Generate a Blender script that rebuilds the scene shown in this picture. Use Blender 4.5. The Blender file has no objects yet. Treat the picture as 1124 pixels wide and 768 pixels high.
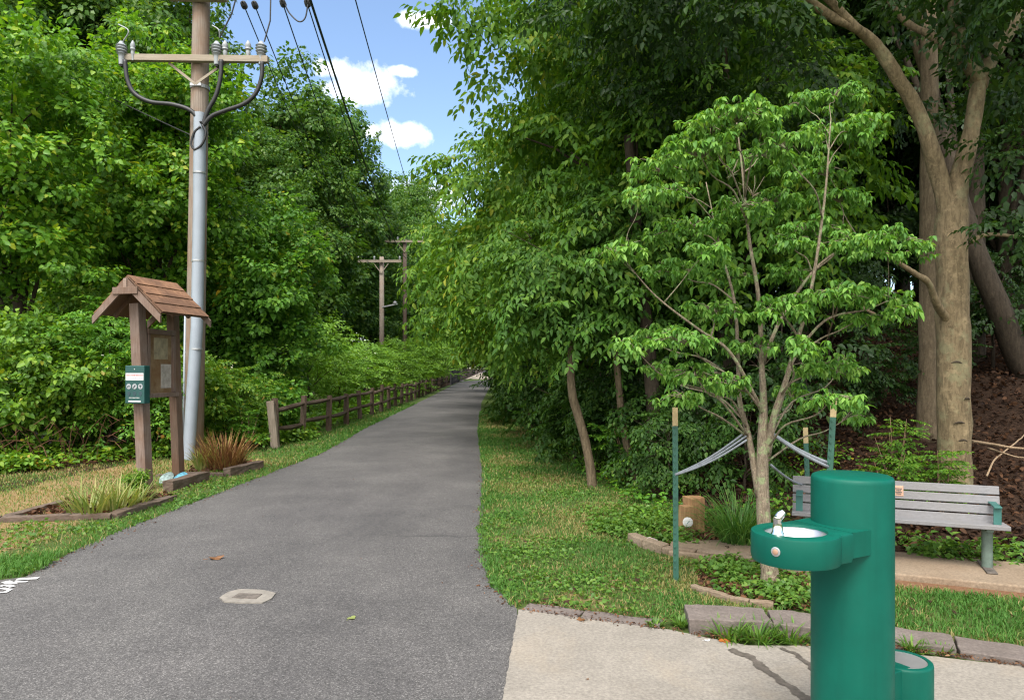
import bpy, math, random
import numpy as np
from mathutils import Vector, Matrix, noise as mnoise

random.seed(7)
rng = np.random.default_rng(11)
R = math.radians
scene = bpy.context.scene
COL = scene.collection
H = 1.65            # eye height
F = 800.0           # focal length in photo pixels (1124 wide)


# ------------------------------------------------------------------ helpers
def P(px, py, Y):
    return Vector(((px - 562.0) * Y / F, Y, H - (py - 405.0) * Y / F))


def G(px, py, z=0.0):
    Y = F * (H - z) / (py - 405.0)
    return Vector(((px - 562.0) * Y / F, Y, z))


def sstep(a, b, x):
    t = np.clip((np.asarray(x, float) - a) / (b - a), 0, 1)
    return t * t * (3 - 2 * t)


def wob(x, y, s=1.0):
    x = np.asarray(x, float) * s
    y = np.asarray(y, float) * s
    return (np.sin(1.7 * x + .6 * y + .3) + np.sin(-.9 * x + 2.1 * y + 1.9) + np.sin(3.1 * x - 1.3 * y + 4.) * .6
            + np.sin(1.1 * x + 4.3 * y + 2.2) * .5 + np.sin(5.7 * x + 3.9 * y) * .3) / 3.4


def ground_h(x, y):
    x = np.asarray(x, float)
    y = np.asarray(y, float)
    s = (x - 3.9) * .386 + (y - 6.2) * .92
    bank = .40 * np.clip(s - .45, 0, 7.5) + .06 * np.clip(s - 7.95, 0, 30)
    bank = bank * sstep(1.4, 4.6, x - .02 * (y - 8))
    bank = bank * (1 + .10 * wob(x, y, 1.3))
    h = bank
    h = h + .006 * np.clip(y - 110, 0, 400)
    h = h - .9 * sstep(6.8, 12, -x) * sstep(15, 22, y)
    off = (sstep(4.6, 7, -x) * sstep(7, 9, y))
    h = h + .03 * wob(x, y, 1.1) * off
    return h


def gh(x, y):
    return float(ground_h(x, y))


class MB:
    def __init__(self):
        self.v = []
        self.f = []

    def add(self, vs, fs):
        o = len(self.v)
        self.v += [Vector(p) for p in vs]
        self.f += [tuple(i + o for i in f) for f in fs]

    def box(self, c, s, rot=None):
        hx, hy, hz = s[0] / 2, s[1] / 2, s[2] / 2
        vs = [Vector((x, y, z)) for x in (-hx, hx) for y in (-hy, hy) for z in (-hz, hz)]
        if rot is not None:
            vs = [rot @ p for p in vs]
        vs = [p + Vector(c) for p in vs]
        self.add(vs, [(0, 1, 3, 2), (4, 6, 7, 5), (0, 4, 5, 1), (2, 3, 7, 6), (0, 2, 6, 4), (1, 5, 7, 3)])
        return self

    def beam(self, a, b, w, h, up=Vector((0, 0, 1)), ext=0.0):
        a, b = Vector(a), Vector(b)
        d = (b - a).normalized()
        a2, b2 = a - d * ext, b + d * ext
        if abs(d.dot(up)) > .98:
            up = Vector((0, 1, 0))
        s = d.cross(up).normalized()
        u = s.cross(d).normalized()
        rot = Matrix((s, d, u)).transposed()
        return self.box((a2 + b2) / 2, (w, (b2 - a2).length, h), rot)

    def tube(self, pts, radii, n=8, cap=True):
        pts = [Vector(p) for p in pts]
        if not hasattr(radii, '__len__'):
            radii = [radii] * len(pts)
        t0 = (pts[1] - pts[0]).normalized()
        ref = Vector((0, 0, 1)) if abs(t0.z) < .9 else Vector((1, 0, 0))
        u = t0.cross(ref).normalized()
        vs, fs = [], []
        for i, p in enumerate(pts):
            t = (pts[min(i + 1, len(pts) - 1)] - pts[max(i - 1, 0)]).normalized()
            u = (u - t * u.dot(t))
            u = u.normalized() if u.length > 1e-6 else t.orthogonal().normalized()
            w = t.cross(u)
            for k in range(n):
                a = 2 * math.pi * k / n
                vs.append(p + (u * math.cos(a) + w * math.sin(a)) * radii[i])
        m = len(pts)
        for i in range(m - 1):
            for k in range(n):
                k2 = (k + 1) % n
                fs.append((i * n + k, i * n + k2, (i + 1) * n + k2, (i + 1) * n + k))
        if cap:
            fs.append(tuple(reversed(range(n))))
            fs.append(tuple((m - 1) * n + k for k in range(n)))
        self.add(vs, fs)
        return self

    def lathe(self, prof, c, n=32, rot=None, closed=False):
        vs, fs = [], []
        for r, z in prof:
            for k in range(n):
                a = 2 * math.pi * k / n
                p = Vector((r * math.cos(a), r * math.sin(a), z))
                vs.append((rot @ p if rot is not None else p) + Vector(c))
        m = len(prof)
        for i in range(m - 1):
            for k in range(n):
                k2 = (k + 1) % n
                fs.append((i * n + k, i * n + k2, (i + 1) * n + k2, (i + 1) * n + k))
        if closed:
            for k in range(n):
                k2 = (k + 1) % n
                fs.append(((m - 1) * n + k, (m - 1) * n + k2, k2, k))
        else:
            fs.append(tuple(reversed(range(n))))
            fs.append(tuple((m - 1) * n + k for k in range(n)))
        self.add(vs, fs)
        return self

    def prism(self, poly, z0, z1):
        n = len(poly)
        a = sum(poly[i][0] * poly[(i + 1) % n][1] - poly[(i + 1) % n][0] * poly[i][1] for i in range(n))
        if a < 0:
            poly = list(reversed(poly))
        zt = (lambda p: z1) if not callable(z1) else z1
        vs = [(p[0], p[1], z0) for p in poly] + [(p[0], p[1], zt(p)) for p in poly]
        fs = [tuple(reversed(range(n))), tuple(range(n, 2 * n))]
        for i in range(n):
            j = (i + 1) % n
            fs.append((i, j, n + j, n + i))
        self.add(vs, fs)
        return self

    def rough(self, amp, scale=8.0):
        for p in self.v:
            p += mnoise.noise_vector(p * scale) * amp
        return self

    def build(self, name, mat, parent=None, smooth=None, bevel=0.0, segs=2):
        org = Vector((0, 0, 0))
        q = parent
        while q is not None:
            org = org + q.location
            q = q.parent
        me = bpy.data.meshes.new(name)
        me.from_pydata([tuple(p - org) for p in self.v], [], self.f)
        me.update()
        if smooth is not None:
            me.polygons.foreach_set('use_smooth', [True] * len(me.polygons))
            if smooth < 179:
                me.set_sharp_from_angle(angle=R(smooth))
        me.materials.append(mat)
        o = bpy.data.objects.new(name, me)
        COL.objects.link(o)
        o.parent = parent
        if bevel > 0:
            m = o.modifiers.new('bevel', 'BEVEL')
            m.width = bevel
            m.segments = segs
            m.limit_method = 'ANGLE'
            m.angle_limit = R(35)
        return o


def tag(o, label=None, cat=None, group=None, kind=None):
    if label:
        o['label'] = label
    if cat:
        o['category'] = cat
    if group:
        o['group'] = group
    if kind:
        o['kind'] = kind
    return o


def thing(name, loc, label, cat, group=None):
    o = bpy.data.objects.new(name, None)
    o.empty_display_size = .2
    COL.objects.link(o)
    o.location = loc
    return tag(o, label, cat, group)


def copy_tree(o, loc=None, rz=0.0, sc=1.0, label=None, group=None):
    c = o.copy()
    COL.objects.link(c)
    for ch in o.children:
        d = ch.copy()
        COL.objects.link(d)
        d.parent = c
        for g in ch.children:
            e = g.copy()
            COL.objects.link(e)
            e.parent = d
    if loc is not None:
        c.location = loc
    c.rotation_euler = (0, 0, rz)
    c.scale = (sc, sc, sc) if not hasattr(sc, '__len__') else sc
    if label:
        c['label'] = label
    if group:
        c['group'] = group
    return c


# ------------------------------------------------------------------ materials
def weather(o, amp=.006, scale=9.0, cuts=5):
    """uneven, chipped surfaces for stone and old timber"""
    import bmesh
    bm = bmesh.new()
    bm.from_mesh(o.data)
    bmesh.ops.triangulate(bm, faces=[f for f in bm.faces if len(f.verts) > 4])
    bmesh.ops.subdivide_edges(bm, edges=[e for e in bm.edges if e.calc_length() > .06], cuts=cuts, use_grid_fill=True)
    off = Vector((len(o.name) * 1.7, o.data.vertices[0].co.x * 3, 0))
    for v in bm.verts:
        n = mnoise.noise_vector(v.co * scale + off) * amp + mnoise.noise_vector(v.co * scale * 4 + off) * amp * .55
        v.co += n
    bm.to_mesh(o.data)
    bm.free()
    o.data.update()
    return o


class NT:
    def __init__(self, name):
        self.m = bpy.data.materials.new(name)
        self.m.use_nodes = True
        self.t = self.m.node_tree
        self.t.nodes.clear()
        self.out = self.n('ShaderNodeOutputMaterial')

    def n(self, kind, **kw):
        x = self.t.nodes.new(kind)
        for k, v in kw.items():
            setattr(x, k, v)
        return x

    def l(self, a, b):
        self.t.links.new(a, b)

    def ramp(self, fac, stops):
        r = self.n('ShaderNodeValToRGB')
        el = r.color_ramp.elements
        while len(el) < len(stops):
            el.new(.5)
        for e, (p, c) in zip(el, stops):
            e.position = p
            e.color = (*c, 1)
        self.l(fac, r.inputs[0])
        return r.outputs[0]

    def noise(self, scale, detail=4, rough=.6, coord='Object', dist=0.0, sx=None):
        tc = self.n('ShaderNodeTexCoord')
        src = tc.outputs[coord]
        if sx is not None:
            mp = self.n('ShaderNodeMapping')
            mp.inputs['Scale'].default_value = sx
            self.l(src, mp.inputs[0])
            src = mp.outputs[0]
        t = self.n('ShaderNodeTexNoise')
        t.inputs['Scale'].default_value = scale
        t.inputs['Detail'].default_value = detail
        t.inputs['Roughness'].default_value = rough
        t.inputs['Distortion'].default_value = dist
        self.l(src, t.inputs['Vector'])
        return t.outputs['Fac']

    def voro(self, scale, coord='Object', feature='F1', out='Distance', rnd=1.0):
        tc = self.n('ShaderNodeTexCoord')
        t = self.n('ShaderNodeTexVoronoi')
        t.feature = feature
        t.inputs['Scale'].default_value = scale
        t.inputs['Randomness'].default_value = rnd
        self.l(tc.outputs[coord], t.inputs['Vector'])
        return t.outputs[out]

    def mix(self, fac, a, b, blend='MIX'):
        x = self.n('ShaderNodeMix', data_type='RGBA', blend_type=blend)
        for s, v in ((x.inputs[0], fac), (x.inputs[6], a), (x.inputs[7], b)):
            if isinstance(v, (int, float)):
                s.default_value = v
            elif isinstance(v, tuple):
                s.default_value = (*v, 1)
            else:
                self.l(v, s)
        return x.outputs[2]

    def math(self, op, a, b=None, clamp=False):
        x = self.n('ShaderNodeMath', operation=op, use_clamp=clamp)
        for s, v in ((x.inputs[0], a), (x.inputs[1], b)):
            if v is None:
                continue
            if isinstance(v, (int, float)):
                s.default_value = v
            else:
                self.l(v, s)
        return x.outputs[0]

    def attr(self, name, out='Fac'):
        a = self.n('ShaderNodeAttribute')
        a.attribute_name = name
        return a.outputs[out]

    def bump(self, h, strength=.3, dist=.01, normal=None):
        b = self.n('ShaderNodeBump')
        b.inputs['Strength'].default_value = strength
        b.inputs['Distance'].default_value = dist
        self.l(h, b.inputs['Height'])
        if normal is not None:
            self.l(normal, b.inputs['Normal'])
        return b.outputs[0]

    def bsdf(self, color, rough=.7, metal=0.0, spec=.5, normal=None, **kw):
        b = self.n('ShaderNodeBsdfPrincipled')
        for key, v in (('Base Color', color), ('Roughness', rough), ('Metallic', metal), ('Specular IOR Level', spec)):
            s = b.inputs[key]
            if isinstance(v, tuple):
                s.default_value = (*v, 1)
            elif isinstance(v, (int, float)):
                s.default_value = v
            else:
                self.l(v, s)
        for k, v in kw.items():
            b.inputs[k].default_value = v
        if normal is not None:
            self.l(normal, b.inputs['Normal'])
        return b.outputs[0]

    def done(self, sh):
        self.l(sh, self.out.inputs[0])
        return self.m


def simple(name, c, rough=.6, metal=0.0, var=.25, scale=6.0, bump=.15, spec=.5, dist=.004):
    t = NT(name)
    f = t.noise(scale, 5, .65)
    lo = tuple(x * (1 - var) for x in c)
    hi = tuple(min(1, x * (1 + var)) for x in c)
    col = t.ramp(f, [(.3, lo), (.7, hi)])
    n = t.bump(t.noise(scale * 9, 3), bump, dist)
    return t.done(t.bsdf(col, rough, metal, spec, n))


def leaf_mat(name, stops, trans=.38, rough=.48, tcol=(1.35, 1.25, .45), spec=.35):
    t = NT(name)
    rnd = t.attr('rnd')
    big = t.noise(.55, 3, .6)
    k = t.math('ADD', t.math('MULTIPLY', rnd, .88), t.math('ADD', t.math('MULTIPLY', t.math('SUBTRACT', big, .5), .5), .05), True)
    col = t.ramp(k, stops)
    b = t.bsdf(col, rough, 0, spec)
    tr = t.n('ShaderNodeBsdfTranslucent')
    t.l(t.mix(1.0, col, tcol, 'MULTIPLY'), tr.inputs[0])
    mx = t.n('ShaderNodeMixShader')
    mx.inputs[0].default_value = trans
    t.l(b, mx.inputs[1])
    t.l(tr.outputs[0], mx.inputs[2])
    return t.done(mx.outputs[0])


def wood_mat(name, dark, light, stain, scale=1.0, rough=.85, grain=(22, 22, 1.2), lo=None):
    t = NT(name)
    g = t.noise(3.0 * scale, 6, .7, sx=grain, dist=.4)
    col = t.ramp(g, [(.25, dark), (.5, tuple((a + b) / 2 for a, b in zip(dark, light))), (.75, light)])
    st = t.ramp(t.noise(2.2, 4, .6), [(.42, (0, 0, 0)), (.62, (1, 1, 1))])
    col = t.mix(t.math('MULTIPLY', st, .6), col, stain)
    n = t.bump(g, .55, .006)
    return t.done(t.bsdf(col, rough, 0, .25, n))


def bark_mat(name, dark, light, lich=None, sc=1.0):
    t = NT(name)
    g = t.noise(5.0 * sc, 6, .68, sx=(5, 5, 1.0), dist=.6)
    col = t.ramp(g, [(.28, dark), (.72, light)])
    if lich is not None:
        lf = t.ramp(t.noise(4.0 * sc, 5, .7), [(.53, (0, 0, 0)), (.60, (1, 1, 1))])
        col = t.mix(t.math('MULTIPLY', lf, .75), col, lich)
        pf = t.ramp(t.noise(11.0 * sc, 4, .7), [(.56, (0, 0, 0)), (.64, (1, 1, 1))])
        col = t.mix(t.math('MULTIPLY', pf, .45), col, tuple(min(.5, x * 1.35) for x in light))
    pk = t.ramp(t.voro(13.0 * sc), [(.0, (1, 1, 1)), (.10, (1, 1, 1)), (.17, (0, 0, 0))])
    col = t.mix(t.math('MULTIPLY', pk, .45), col, dark)
    fg = t.noise(30.0 * sc, 5, .75, sx=(1, 1, .6))
    col = t.mix(1.0, col, t.ramp(fg, [(.3, (.74, .74, .74)), (.7, (1.22, 1.21, 1.2))]), 'MULTIPLY')
    n = t.bump(fg, .45, .008, t.bump(g, .6, .02))
    return t.done(t.bsdf(col, .9, 0, .2, n))


M = {}
# foliage: base colours 0.03-0.13
M['leaf_poplar'] = leaf_mat('leaf_poplar', [(0, (0.062, 0.168, 0.015)), (.45, (0.109, 0.265, 0.022)), (.8, (0.181, 0.363, 0.029)), (.97, (0.364, 0.424, 0.034))])
M['leaf_bush'] = leaf_mat('leaf_bush', [(0, (0.059, 0.172, 0.022)), (.5, (0.100, 0.254, 0.028)), (.9, (0.185, 0.363, 0.035)), (1.0, (0.455, 0.291, 0.023))])
M['leaf_shrub'] = leaf_mat('leaf_shrub', [(0, (0.068, 0.164, 0.019)), (.5, (0.116, 0.251, 0.024)), (.88, (0.216, 0.351, 0.032)), (1.0, (0.450, 0.202, 0.031))])
M['leaf_elm'] = leaf_mat('leaf_elm', [(0, (0.054, 0.133, 0.018)), (.5, (0.091, 0.211, 0.023)), (.88, (0.163, 0.284, 0.030)), (1.0, (0.343, 0.339, 0.043))], rough=.5, spec=.22)
M['leaf_dogwood'] = leaf_mat('leaf_dogwood', [(0, (0.071, 0.190, 0.033)), (.5, (0.127, 0.289, 0.044)), (.9, (0.213, 0.385, 0.068)), (1.0, (0.303, 0.436, 0.087))], rough=.5, spec=.28)
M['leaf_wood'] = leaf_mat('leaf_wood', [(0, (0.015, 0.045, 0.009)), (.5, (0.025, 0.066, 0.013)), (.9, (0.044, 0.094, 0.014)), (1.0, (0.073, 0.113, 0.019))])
M['leaf_tall'] = leaf_mat('leaf_tall', [(0, (0.043, 0.119, 0.019)), (.5, (0.072, 0.171, 0.024)), (.9, (0.123, 0.224, 0.029)), (1.0, (0.205, 0.238, 0.041))])
M['leaf_far'] = leaf_mat('leaf_far', [(0, (0.051, 0.109, 0.023)), (.5, (0.081, 0.153, 0.029)), (1, (0.124, 0.195, 0.033))])
M['leaf_low'] = leaf_mat('leaf_low', [(0, (.06, .145, .024)), (.6, (.11, .225, .035)), (.96, (.17, .28, .045)), (1.0, (.30, .12, .03))])
M['leaf_lily'] = leaf_mat('leaf_lily', [(0, (.040, .125, .024)), (.6, (.085, .21, .038)), (1, (.19, .31, .08))], rough=.4)
M['leaf_sumac'] = leaf_mat('leaf_sumac', [(0, (0.096, 0.217, 0.024)), (.6, (0.147, 0.306, 0.031)), (1, (0.242, 0.403, 0.045))])
M['grass'] = leaf_mat('grass_blades', [(0, (.040, .120, .022)), (.35, (.072, .185, .032)), (.62, (.120, .235, .045)), (.80, (.30, .25, .10)), (1, (.40, .29, .15))], trans=.3, rough=.6, spec=.2)
M['litter'] = leaf_mat('dead_leaves', [(0, (.035, .018, .011)), (.5, (.085, .040, .021)), (.85, (.17, .080, .038)), (1, (.25, .15, .08))], trans=.12, rough=.75, tcol=(1.2, .8, .5), spec=.2)
M['litter_dark'] = leaf_mat('damp_dead_leaves', [(0, (.018, .010, .007)), (.5, (.048, .024, .013)), (.85, (.105, .050, .024)), (1, (.19, .105, .055))], trans=.12, rough=.75, tcol=(1.2, .8, .5), spec=.2)  # darker tones of the dead leaves, for the wooded bank
M['dryplant'] = leaf_mat('dry_blades', [(0, (.10, .045, .02)), (.5, (.22, .10, .045)), (.8, (.32, .20, .07)), (1, (.20, .22, .05))], trans=.2, rough=.7, tcol=(1.1, .9, .5), spec=.2)
M['yellowplant'] = leaf_mat('yellow_blades', [(0, (.11, .19, .04)), (.5, (.22, .26, .07)), (1, (.38, .34, .14))], trans=.3, rough=.6)
M['orange_leaf'] = leaf_mat('orange_leaf', [(0, (.42, .13, .03)), (1, (.55, .22, .06))], trans=.15, tcol=(1.1, .8, .5))
M['brown_leaf'] = leaf_mat('brown_leaf', [(0, (.16, .075, .03)), (1, (.26, .13, .06))], trans=.1, tcol=(1.1, .8, .5))
M['green_leaf'] = leaf_mat('pale_green_leaf', [(0, (.22, .26, .08)), (1, (.34, .34, .14))], trans=.15)

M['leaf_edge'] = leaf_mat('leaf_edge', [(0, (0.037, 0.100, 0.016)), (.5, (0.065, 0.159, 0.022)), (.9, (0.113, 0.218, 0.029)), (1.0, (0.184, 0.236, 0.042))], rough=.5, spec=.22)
M['leaf_shade'] = leaf_mat('leaf_shade', [(0, (.022, .062, .012)), (.5, (.040, .100, .017)), (.9, (.070, .140, .023)), (1.0, (.12, .15, .03))], rough=.5, spec=.22)  # darkened leaf_edge: shade at the wood edge is put into the leaf colour
M['bark_beech'] = bark_mat('bark_smooth', (.080, .060, .034), (.240, .184, .108), (.19, .175, .10), 1.0)
M['bark_dark'] = bark_mat('bark_dark', (.028, .022, .016), (.085, .066, .048), None, 1.0)
M['bark_mid'] = bark_mat('bark_mid', (.075, .055, .035), (.20, .155, .10), None, 1.2)
M['bark_dogwood'] = bark_mat('bark_dogwood', (.085, .062, .042), (.34, .28, .205), (.27, .34, .17), 3.6)
M['twig_red'] = bark_mat('twig_red', (.20, .115, .075), (.36, .24, .16), None, 3)
M['stick'] = bark_mat('dead_stick', (.22, .15, .09), (.48, .36, .24), None, 3)
M['bramble'] = bark_mat('bramble_stem', (.06, .028, .016), (.16, .08, .045), None, 3)

M['post_wood'] = wood_mat('weathered_post', (.095, .066, .054), (.27, .205, .172), (.14, .08, .05))
M['board_wood'] = wood_mat('weathered_board', (.070, .046, .034), (.19, .13, .095), (.12, .06, .032))
M['grey_wood'] = wood_mat('grey_wood', (.15, .115, .095), (.36, .29, .25), (.24, .16, .12), grain=(3, 22, 22))
M['pole_wood'] = wood_mat('pole_wood', (.135, .105, .082), (.33, .275, .23), (.20, .12, .075), grain=(16, 16, .7))
M['pole_dark'] = wood_mat('pole_dark', (.07, .05, .04), (.16, .12, .10), (.10, .07, .05), grain=(16, 16, .7))
M['fence_wood'] = wood_mat('fence_wood', (.050, .037, .029), (.17, .125, .095), (.09, .056, .038), grain=(9, 9, 9))
M['timber'] = wood_mat('bed_timber', (.055, .040, .031), (.19, .145, .115), (.09, .055, .036), grain=(5, 5, 14))
M['block_wood'] = wood_mat('block_wood', (.18, .10, .045), (.40, .25, .12), (.22, .10, .06), grain=(12, 12, 1.5))
M['arm_wood'] = wood_mat('crossarm_wood', (.20, .17, .13), (.40, .35, .285), (.27, .22, .165), grain=(1.0, 18, 18))
M['rail_metal'] = simple('dark_railing', (.05, .045, .05), .6)
M['rail_brown'] = simple('brown_railing', (.12, .075, .055), .7)
M['conduit'] = simple('grey_conduit', (.27, .31, .36), .45, 0, .10, 2.0, .03)
M['black'] = simple('black_rubber', (.016, .016, .018), .5)
M['wire'] = simple('wire', (.02, .02, .022), .6)
M['porcelain'] = simple('grey_porcelain', (.30, .32, .34), .35, 0, .1)
M['galv'] = simple('galvanised', (.42, .43, .44), .45, .6, .15)
M['steel'] = simple('brushed_steel', (.55, .55, .56), .36, .75, .06, 20, .04)
M['chrome'] = simple('chrome', (.80, .80, .80), .10, 1.0, .03, 8, .0)
M['white'] = simple('white_plate', (.56, .56, .56), .5, 0, .06)
M['paper'] = simple('faded_paper', (.42, .39, .33), .9, 0, .2)
M['ink_dark'] = simple('dark_print', (.02, .05, .06), .6)
M['ink_red'] = simple('red_print', (.36, .09, .09), .6)
M['ink_grey'] = simple('grey_print', (.30, .32, .40), .6)
M['teal_print'] = simple('teal_print', (.10, .22, .22), .6)
M['station_green'] = simple('station_green', (.012, .062, .058), .45, 0, .12, 4)
M['stake_green'] = simple('stake_green', (.030, .105, .075), .55, 0, .25, 12)
M['stake_cream'] = simple('stake_cream', (.46, .35, .185), .6, 0, .18, 20)
M['strap'] = simple('grey_strap', (.23, .25, .28), .8, 0, .2, 30)
M['bench_green'] = simple('bench_green', (.035, .13, .115), .5, 0, .15)
M['bench_post'] = simple('bench_post_green', (.10, .14, .115), .6, 0, .25, 14)
M['slat'] = wood_mat('bench_slat', (.165, .163, .17), (.245, .242, .252), (.195, .185, .18), grain=(.7, 20, 20), rough=.75)
M['plaque'] = simple('plaque', (.42, .25, .17), .5, .2, .2)
M['blue_stone'] = simple('blue_mosaic', (.12, .36, .48), .5, 0, .5, 30)
M['teal_stone'] = simple('teal_mosaic', (.20, .27, .26), .5, 0, .6, 30)
M['rock'] = simple('pink_rock', (.46, .38, .36), .85, 0, .25, 10, .5)
M['rust'] = simple('rusty_lid', (.115, .098, .084), .8, .2, .45, 25, .4)
M['collar'] = simple('pale_collar', (.20, .182, .158), .9, 0, .22, 14, .5)
M['skin'] = simple('skin', (.45, .28, .2), .6)
M['cloth_dark'] = simple('dark_cloth', (.02, .022, .03), .9)
M['cloth_pale'] = simple('pale_cloth', (.55, .52, .58), .9)


def green_paint():
    t = NT('green_fountain_paint')
    f = t.noise(5, 5, .6)
    col = t.ramp(f, [(.3, (.0010, .076, .053)), (.7, (.0015, .096, .066))])
    dirt = t.ramp(t.noise(18, 6, .75, sx=(1, 1, .35)), [(.60, (0, 0, 0)), (.78, (1, 1, 1))])
    col = t.mix(t.math('MULTIPLY', dirt, .30), col, (.020, .11, .08))
    sp = t.ramp(t.voro(60), [(.0, (1, 1, 1)), (.07, (0, 0, 0))])
    col = t.mix(t.math('MULTIPLY', sp, .35), col, (.05, .17, .13))
    rgh = t.ramp(t.noise(9, 5, .7), [(.3, (.38, .38, .38)), (.7, (.58, .58, .58))])
    stk = t.ramp(t.noise(22, 4, .6, sx=(1, 1, .05)), [(.50, (0, 0, 0)), (.74, (1, 1, 1))])
    col = t.mix(t.math('MULTIPLY', stk, .30), col, (.0012, .050, .036))
    scf = t.ramp(t.noise(34, 6, .8, sx=(1, .25, 1)), [(.66, (0, 0, 0)), (.72, (1, 1, 1))])
    col = t.mix(t.math('MULTIPLY', scf, .28), col, (.03, .19, .14))
    n = t.bump(t.noise(160, 2), .10, .0015)
    return t.done(t.bsdf(col, rgh, 0, .20, n))


M['fountain'] = green_paint()


def asphalt():
    t = NT('asphalt')
    v = t.voro(165, out='Color')
    sep = t.n('ShaderNodeSeparateColor')
    t.l(v, sep.inputs[0])
    col = t.ramp(sep.outputs[0], [(0, (.046, .0445, .044)), (.40, (.078, .0755, .075)), (.84, (.108, .104, .103)), (1.0, (.19, .185, .178))])
    big = t.noise(.9, 6, .65)
    col = t.mix(1.0, col, t.ramp(big, [(.3, (.78, .78, .79)), (.7, (1.20, 1.19, 1.18))]), 'MULTIPLY')
    fine = t.noise(38, 5, .75)
    col = t.mix(1.0, col, t.ramp(fine, [(.3, (.80, .80, .80)), (.7, (1.20, 1.19, 1.19))]), 'MULTIPLY')
    band = t.ramp(t.noise(1.0, 5, .65, sx=(.5, .22, 1), dist=.8), [(.36, (.86, .86, .87)), (.50, (1, 1, 1)), (.64, (1.10, 1.10, 1.09))])
    col = t.mix(1.0, col, band, 'MULTIPLY')
    # an old paving joint across the right half of the path, the newer mat beyond it a little darker, and a few hairline cracks
    tc = t.n('ShaderNodeTexCoord')
    sx = t.n('ShaderNodeSeparateXYZ')
    t.l(tc.outputs['Object'], sx.inputs[0])
    wy = t.math('ADD', sx.outputs[1], t.math('MULTIPLY', t.math('SUBTRACT', t.noise(2.5, 5, .7), .5), .35))
    wx = t.math('ADD', sx.outputs[0], t.math('MULTIPLY', t.math('SUBTRACT', t.noise(1.3, 4, .6), .5), 1.5))
    gate = t.ramp(t.math('ADD', t.math('MULTIPLY', wx, .25), .85, True), [(.42, (0, 0, 0)), (.62, (1, 1, 1))])
    d = t.math('ABSOLUTE', t.math('SUBTRACT', wy, 7.15))
    line = t.ramp(d, [(.0, (1, 1, 1)), (.012, (1, 1, 1)), (.035, (0, 0, 0))])
    col = t.mix(t.math('MULTIPLY', t.math('MULTIPLY', line, gate), .55), col, (.03, .029, .03))
    mat2 = t.ramp(t.math('MULTIPLY', t.math('SUBTRACT', wy, 7.15), .5, True), [(.0, (0, 0, 0)), (.015, (1, 1, 1)), (.5, (.5, .5, .5)), (1, (0, 0, 0))])
    col = t.mix(t.math('MULTIPLY', t.math('MULTIPLY', mat2, gate), .20), col, (.03, .03, .031))
    st = t.ramp(t.noise(1.7, 6, .72, dist=1.2), [(.60, (0, 0, 0)), (.72, (1, 1, 1))])
    col = t.mix(t.math('MULTIPLY', st, .22), col, (.035, .034, .035))
    n = t.bump(t.voro(165), .40, .004)
    return t.done(t.bsdf(col, .88, 0, .3, n))


M['asphalt'] = asphalt()


def concrete(name, c, c2, stain=(.30, .24, .17), spk=90, sa=.35):
    t = NT(name)
    f = t.noise(2.2, 6, .65)
    col = t.ramp(f, [(.28, c2), (.7, c)])
    g = t.noise(55, 5, .75)
    col = t.mix(1.0, col, t.ramp(g, [(.3, (.66, .66, .66)), (.7, (1.26, 1.25, 1.24))]), 'MULTIPLY')
    st = t.ramp(t.noise(1.1, 6, .7, dist=.5), [(.50, (0, 0, 0)), (.75, (1, 1, 1))])
    col = t.mix(t.math('MULTIPLY', st, sa), col, stain)
    sp = t.ramp(t.voro(spk), [(.0, (1, 1, 1)), (.10, (0, 0, 0))])
    col = t.mix(t.math('MULTIPLY', sp, .5), col, tuple(x * .45 for x in c2))
    n = t.bump(g, .35, .004)
    return t.done(t.bsdf(col, .9, 0, .25, n))


M['concrete'] = concrete('plaza_concrete', (0.268, 0.244, 0.212), (0.200, 0.182, 0.158), spk=120, sa=.5)
M['wet'] = simple('wet_concrete', (.092, .078, .066), .6, 0, .45, 26)
M['kerb'] = concrete('kerb_concrete', (0.180, 0.152, 0.138), (0.116, 0.096, 0.086), (0.080, 0.064, 0.053), 120, .55)
M['slab'] = concrete('slab_concrete', (0.272, 0.210, 0.150), (0.200, 0.150, 0.104), (0.216, 0.124, 0.072), 120, .45)
M['edging'] = concrete('edging_concrete', (0.264, 0.208, 0.152), (0.160, 0.116, 0.080), (0.160, 0.096, 0.056), 120, .45)
M['bridge_deck'] = concrete('bridge_deck', (0.448, 0.384, 0.304), (0.384, 0.328, 0.264))
M['linepaint'] = simple('line_paint', (.5, .5, .5), .8, 0, .2, 30)


def ground_mat():
    t = NT('ground')
    a = t.n('ShaderNodeAttribute')
    a.attribute_name = 'zone'
    sep = t.n('ShaderNodeSeparateColor')
    t.l(a.outputs['Color'], sep.inputs[0])
    n1 = t.noise(2.2, 6, .7)
    n2 = t.noise(26, 5, .75)
    grass = t.ramp(n2, [(.25, (.034, .058, .014)), (.5, (.062, .098, .024)), (.75, (.11, .125, .042))])
    dry = t.ramp(n2, [(.25, (.14, .085, .045)), (.5, (.25, .17, .085)), (.75, (.34, .255, .14))])
    soil = t.ramp(n2, [(.25, (.016, .010, .007)), (.5, (.038, .022, .014)), (.75, (.08, .046, .028))])
    def soft(ch, amt=.9):
        s = t.math('ADD', sep.outputs[ch], t.math('MULTIPLY', t.math('SUBTRACT', n1, .5), amt))
        return t.ramp(s, [(.38, (0, 0, 0)), (.62, (1, 1, 1))])
    col = t.mix(soft(1), grass, dry)
    col = t.mix(soft(2, .7), col, t.ramp(n2, [(.25, (.11, .055, .030)), (.5, (.19, .10, .055)), (.75, (.27, .165, .10))]))
    col = t.mix(soft(0), col, soil)
    n = t.bump(n2, .8, .03)
    return t.done(t.bsdf(col, .95, 0, .15, n))


M['ground'] = ground_mat()


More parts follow.
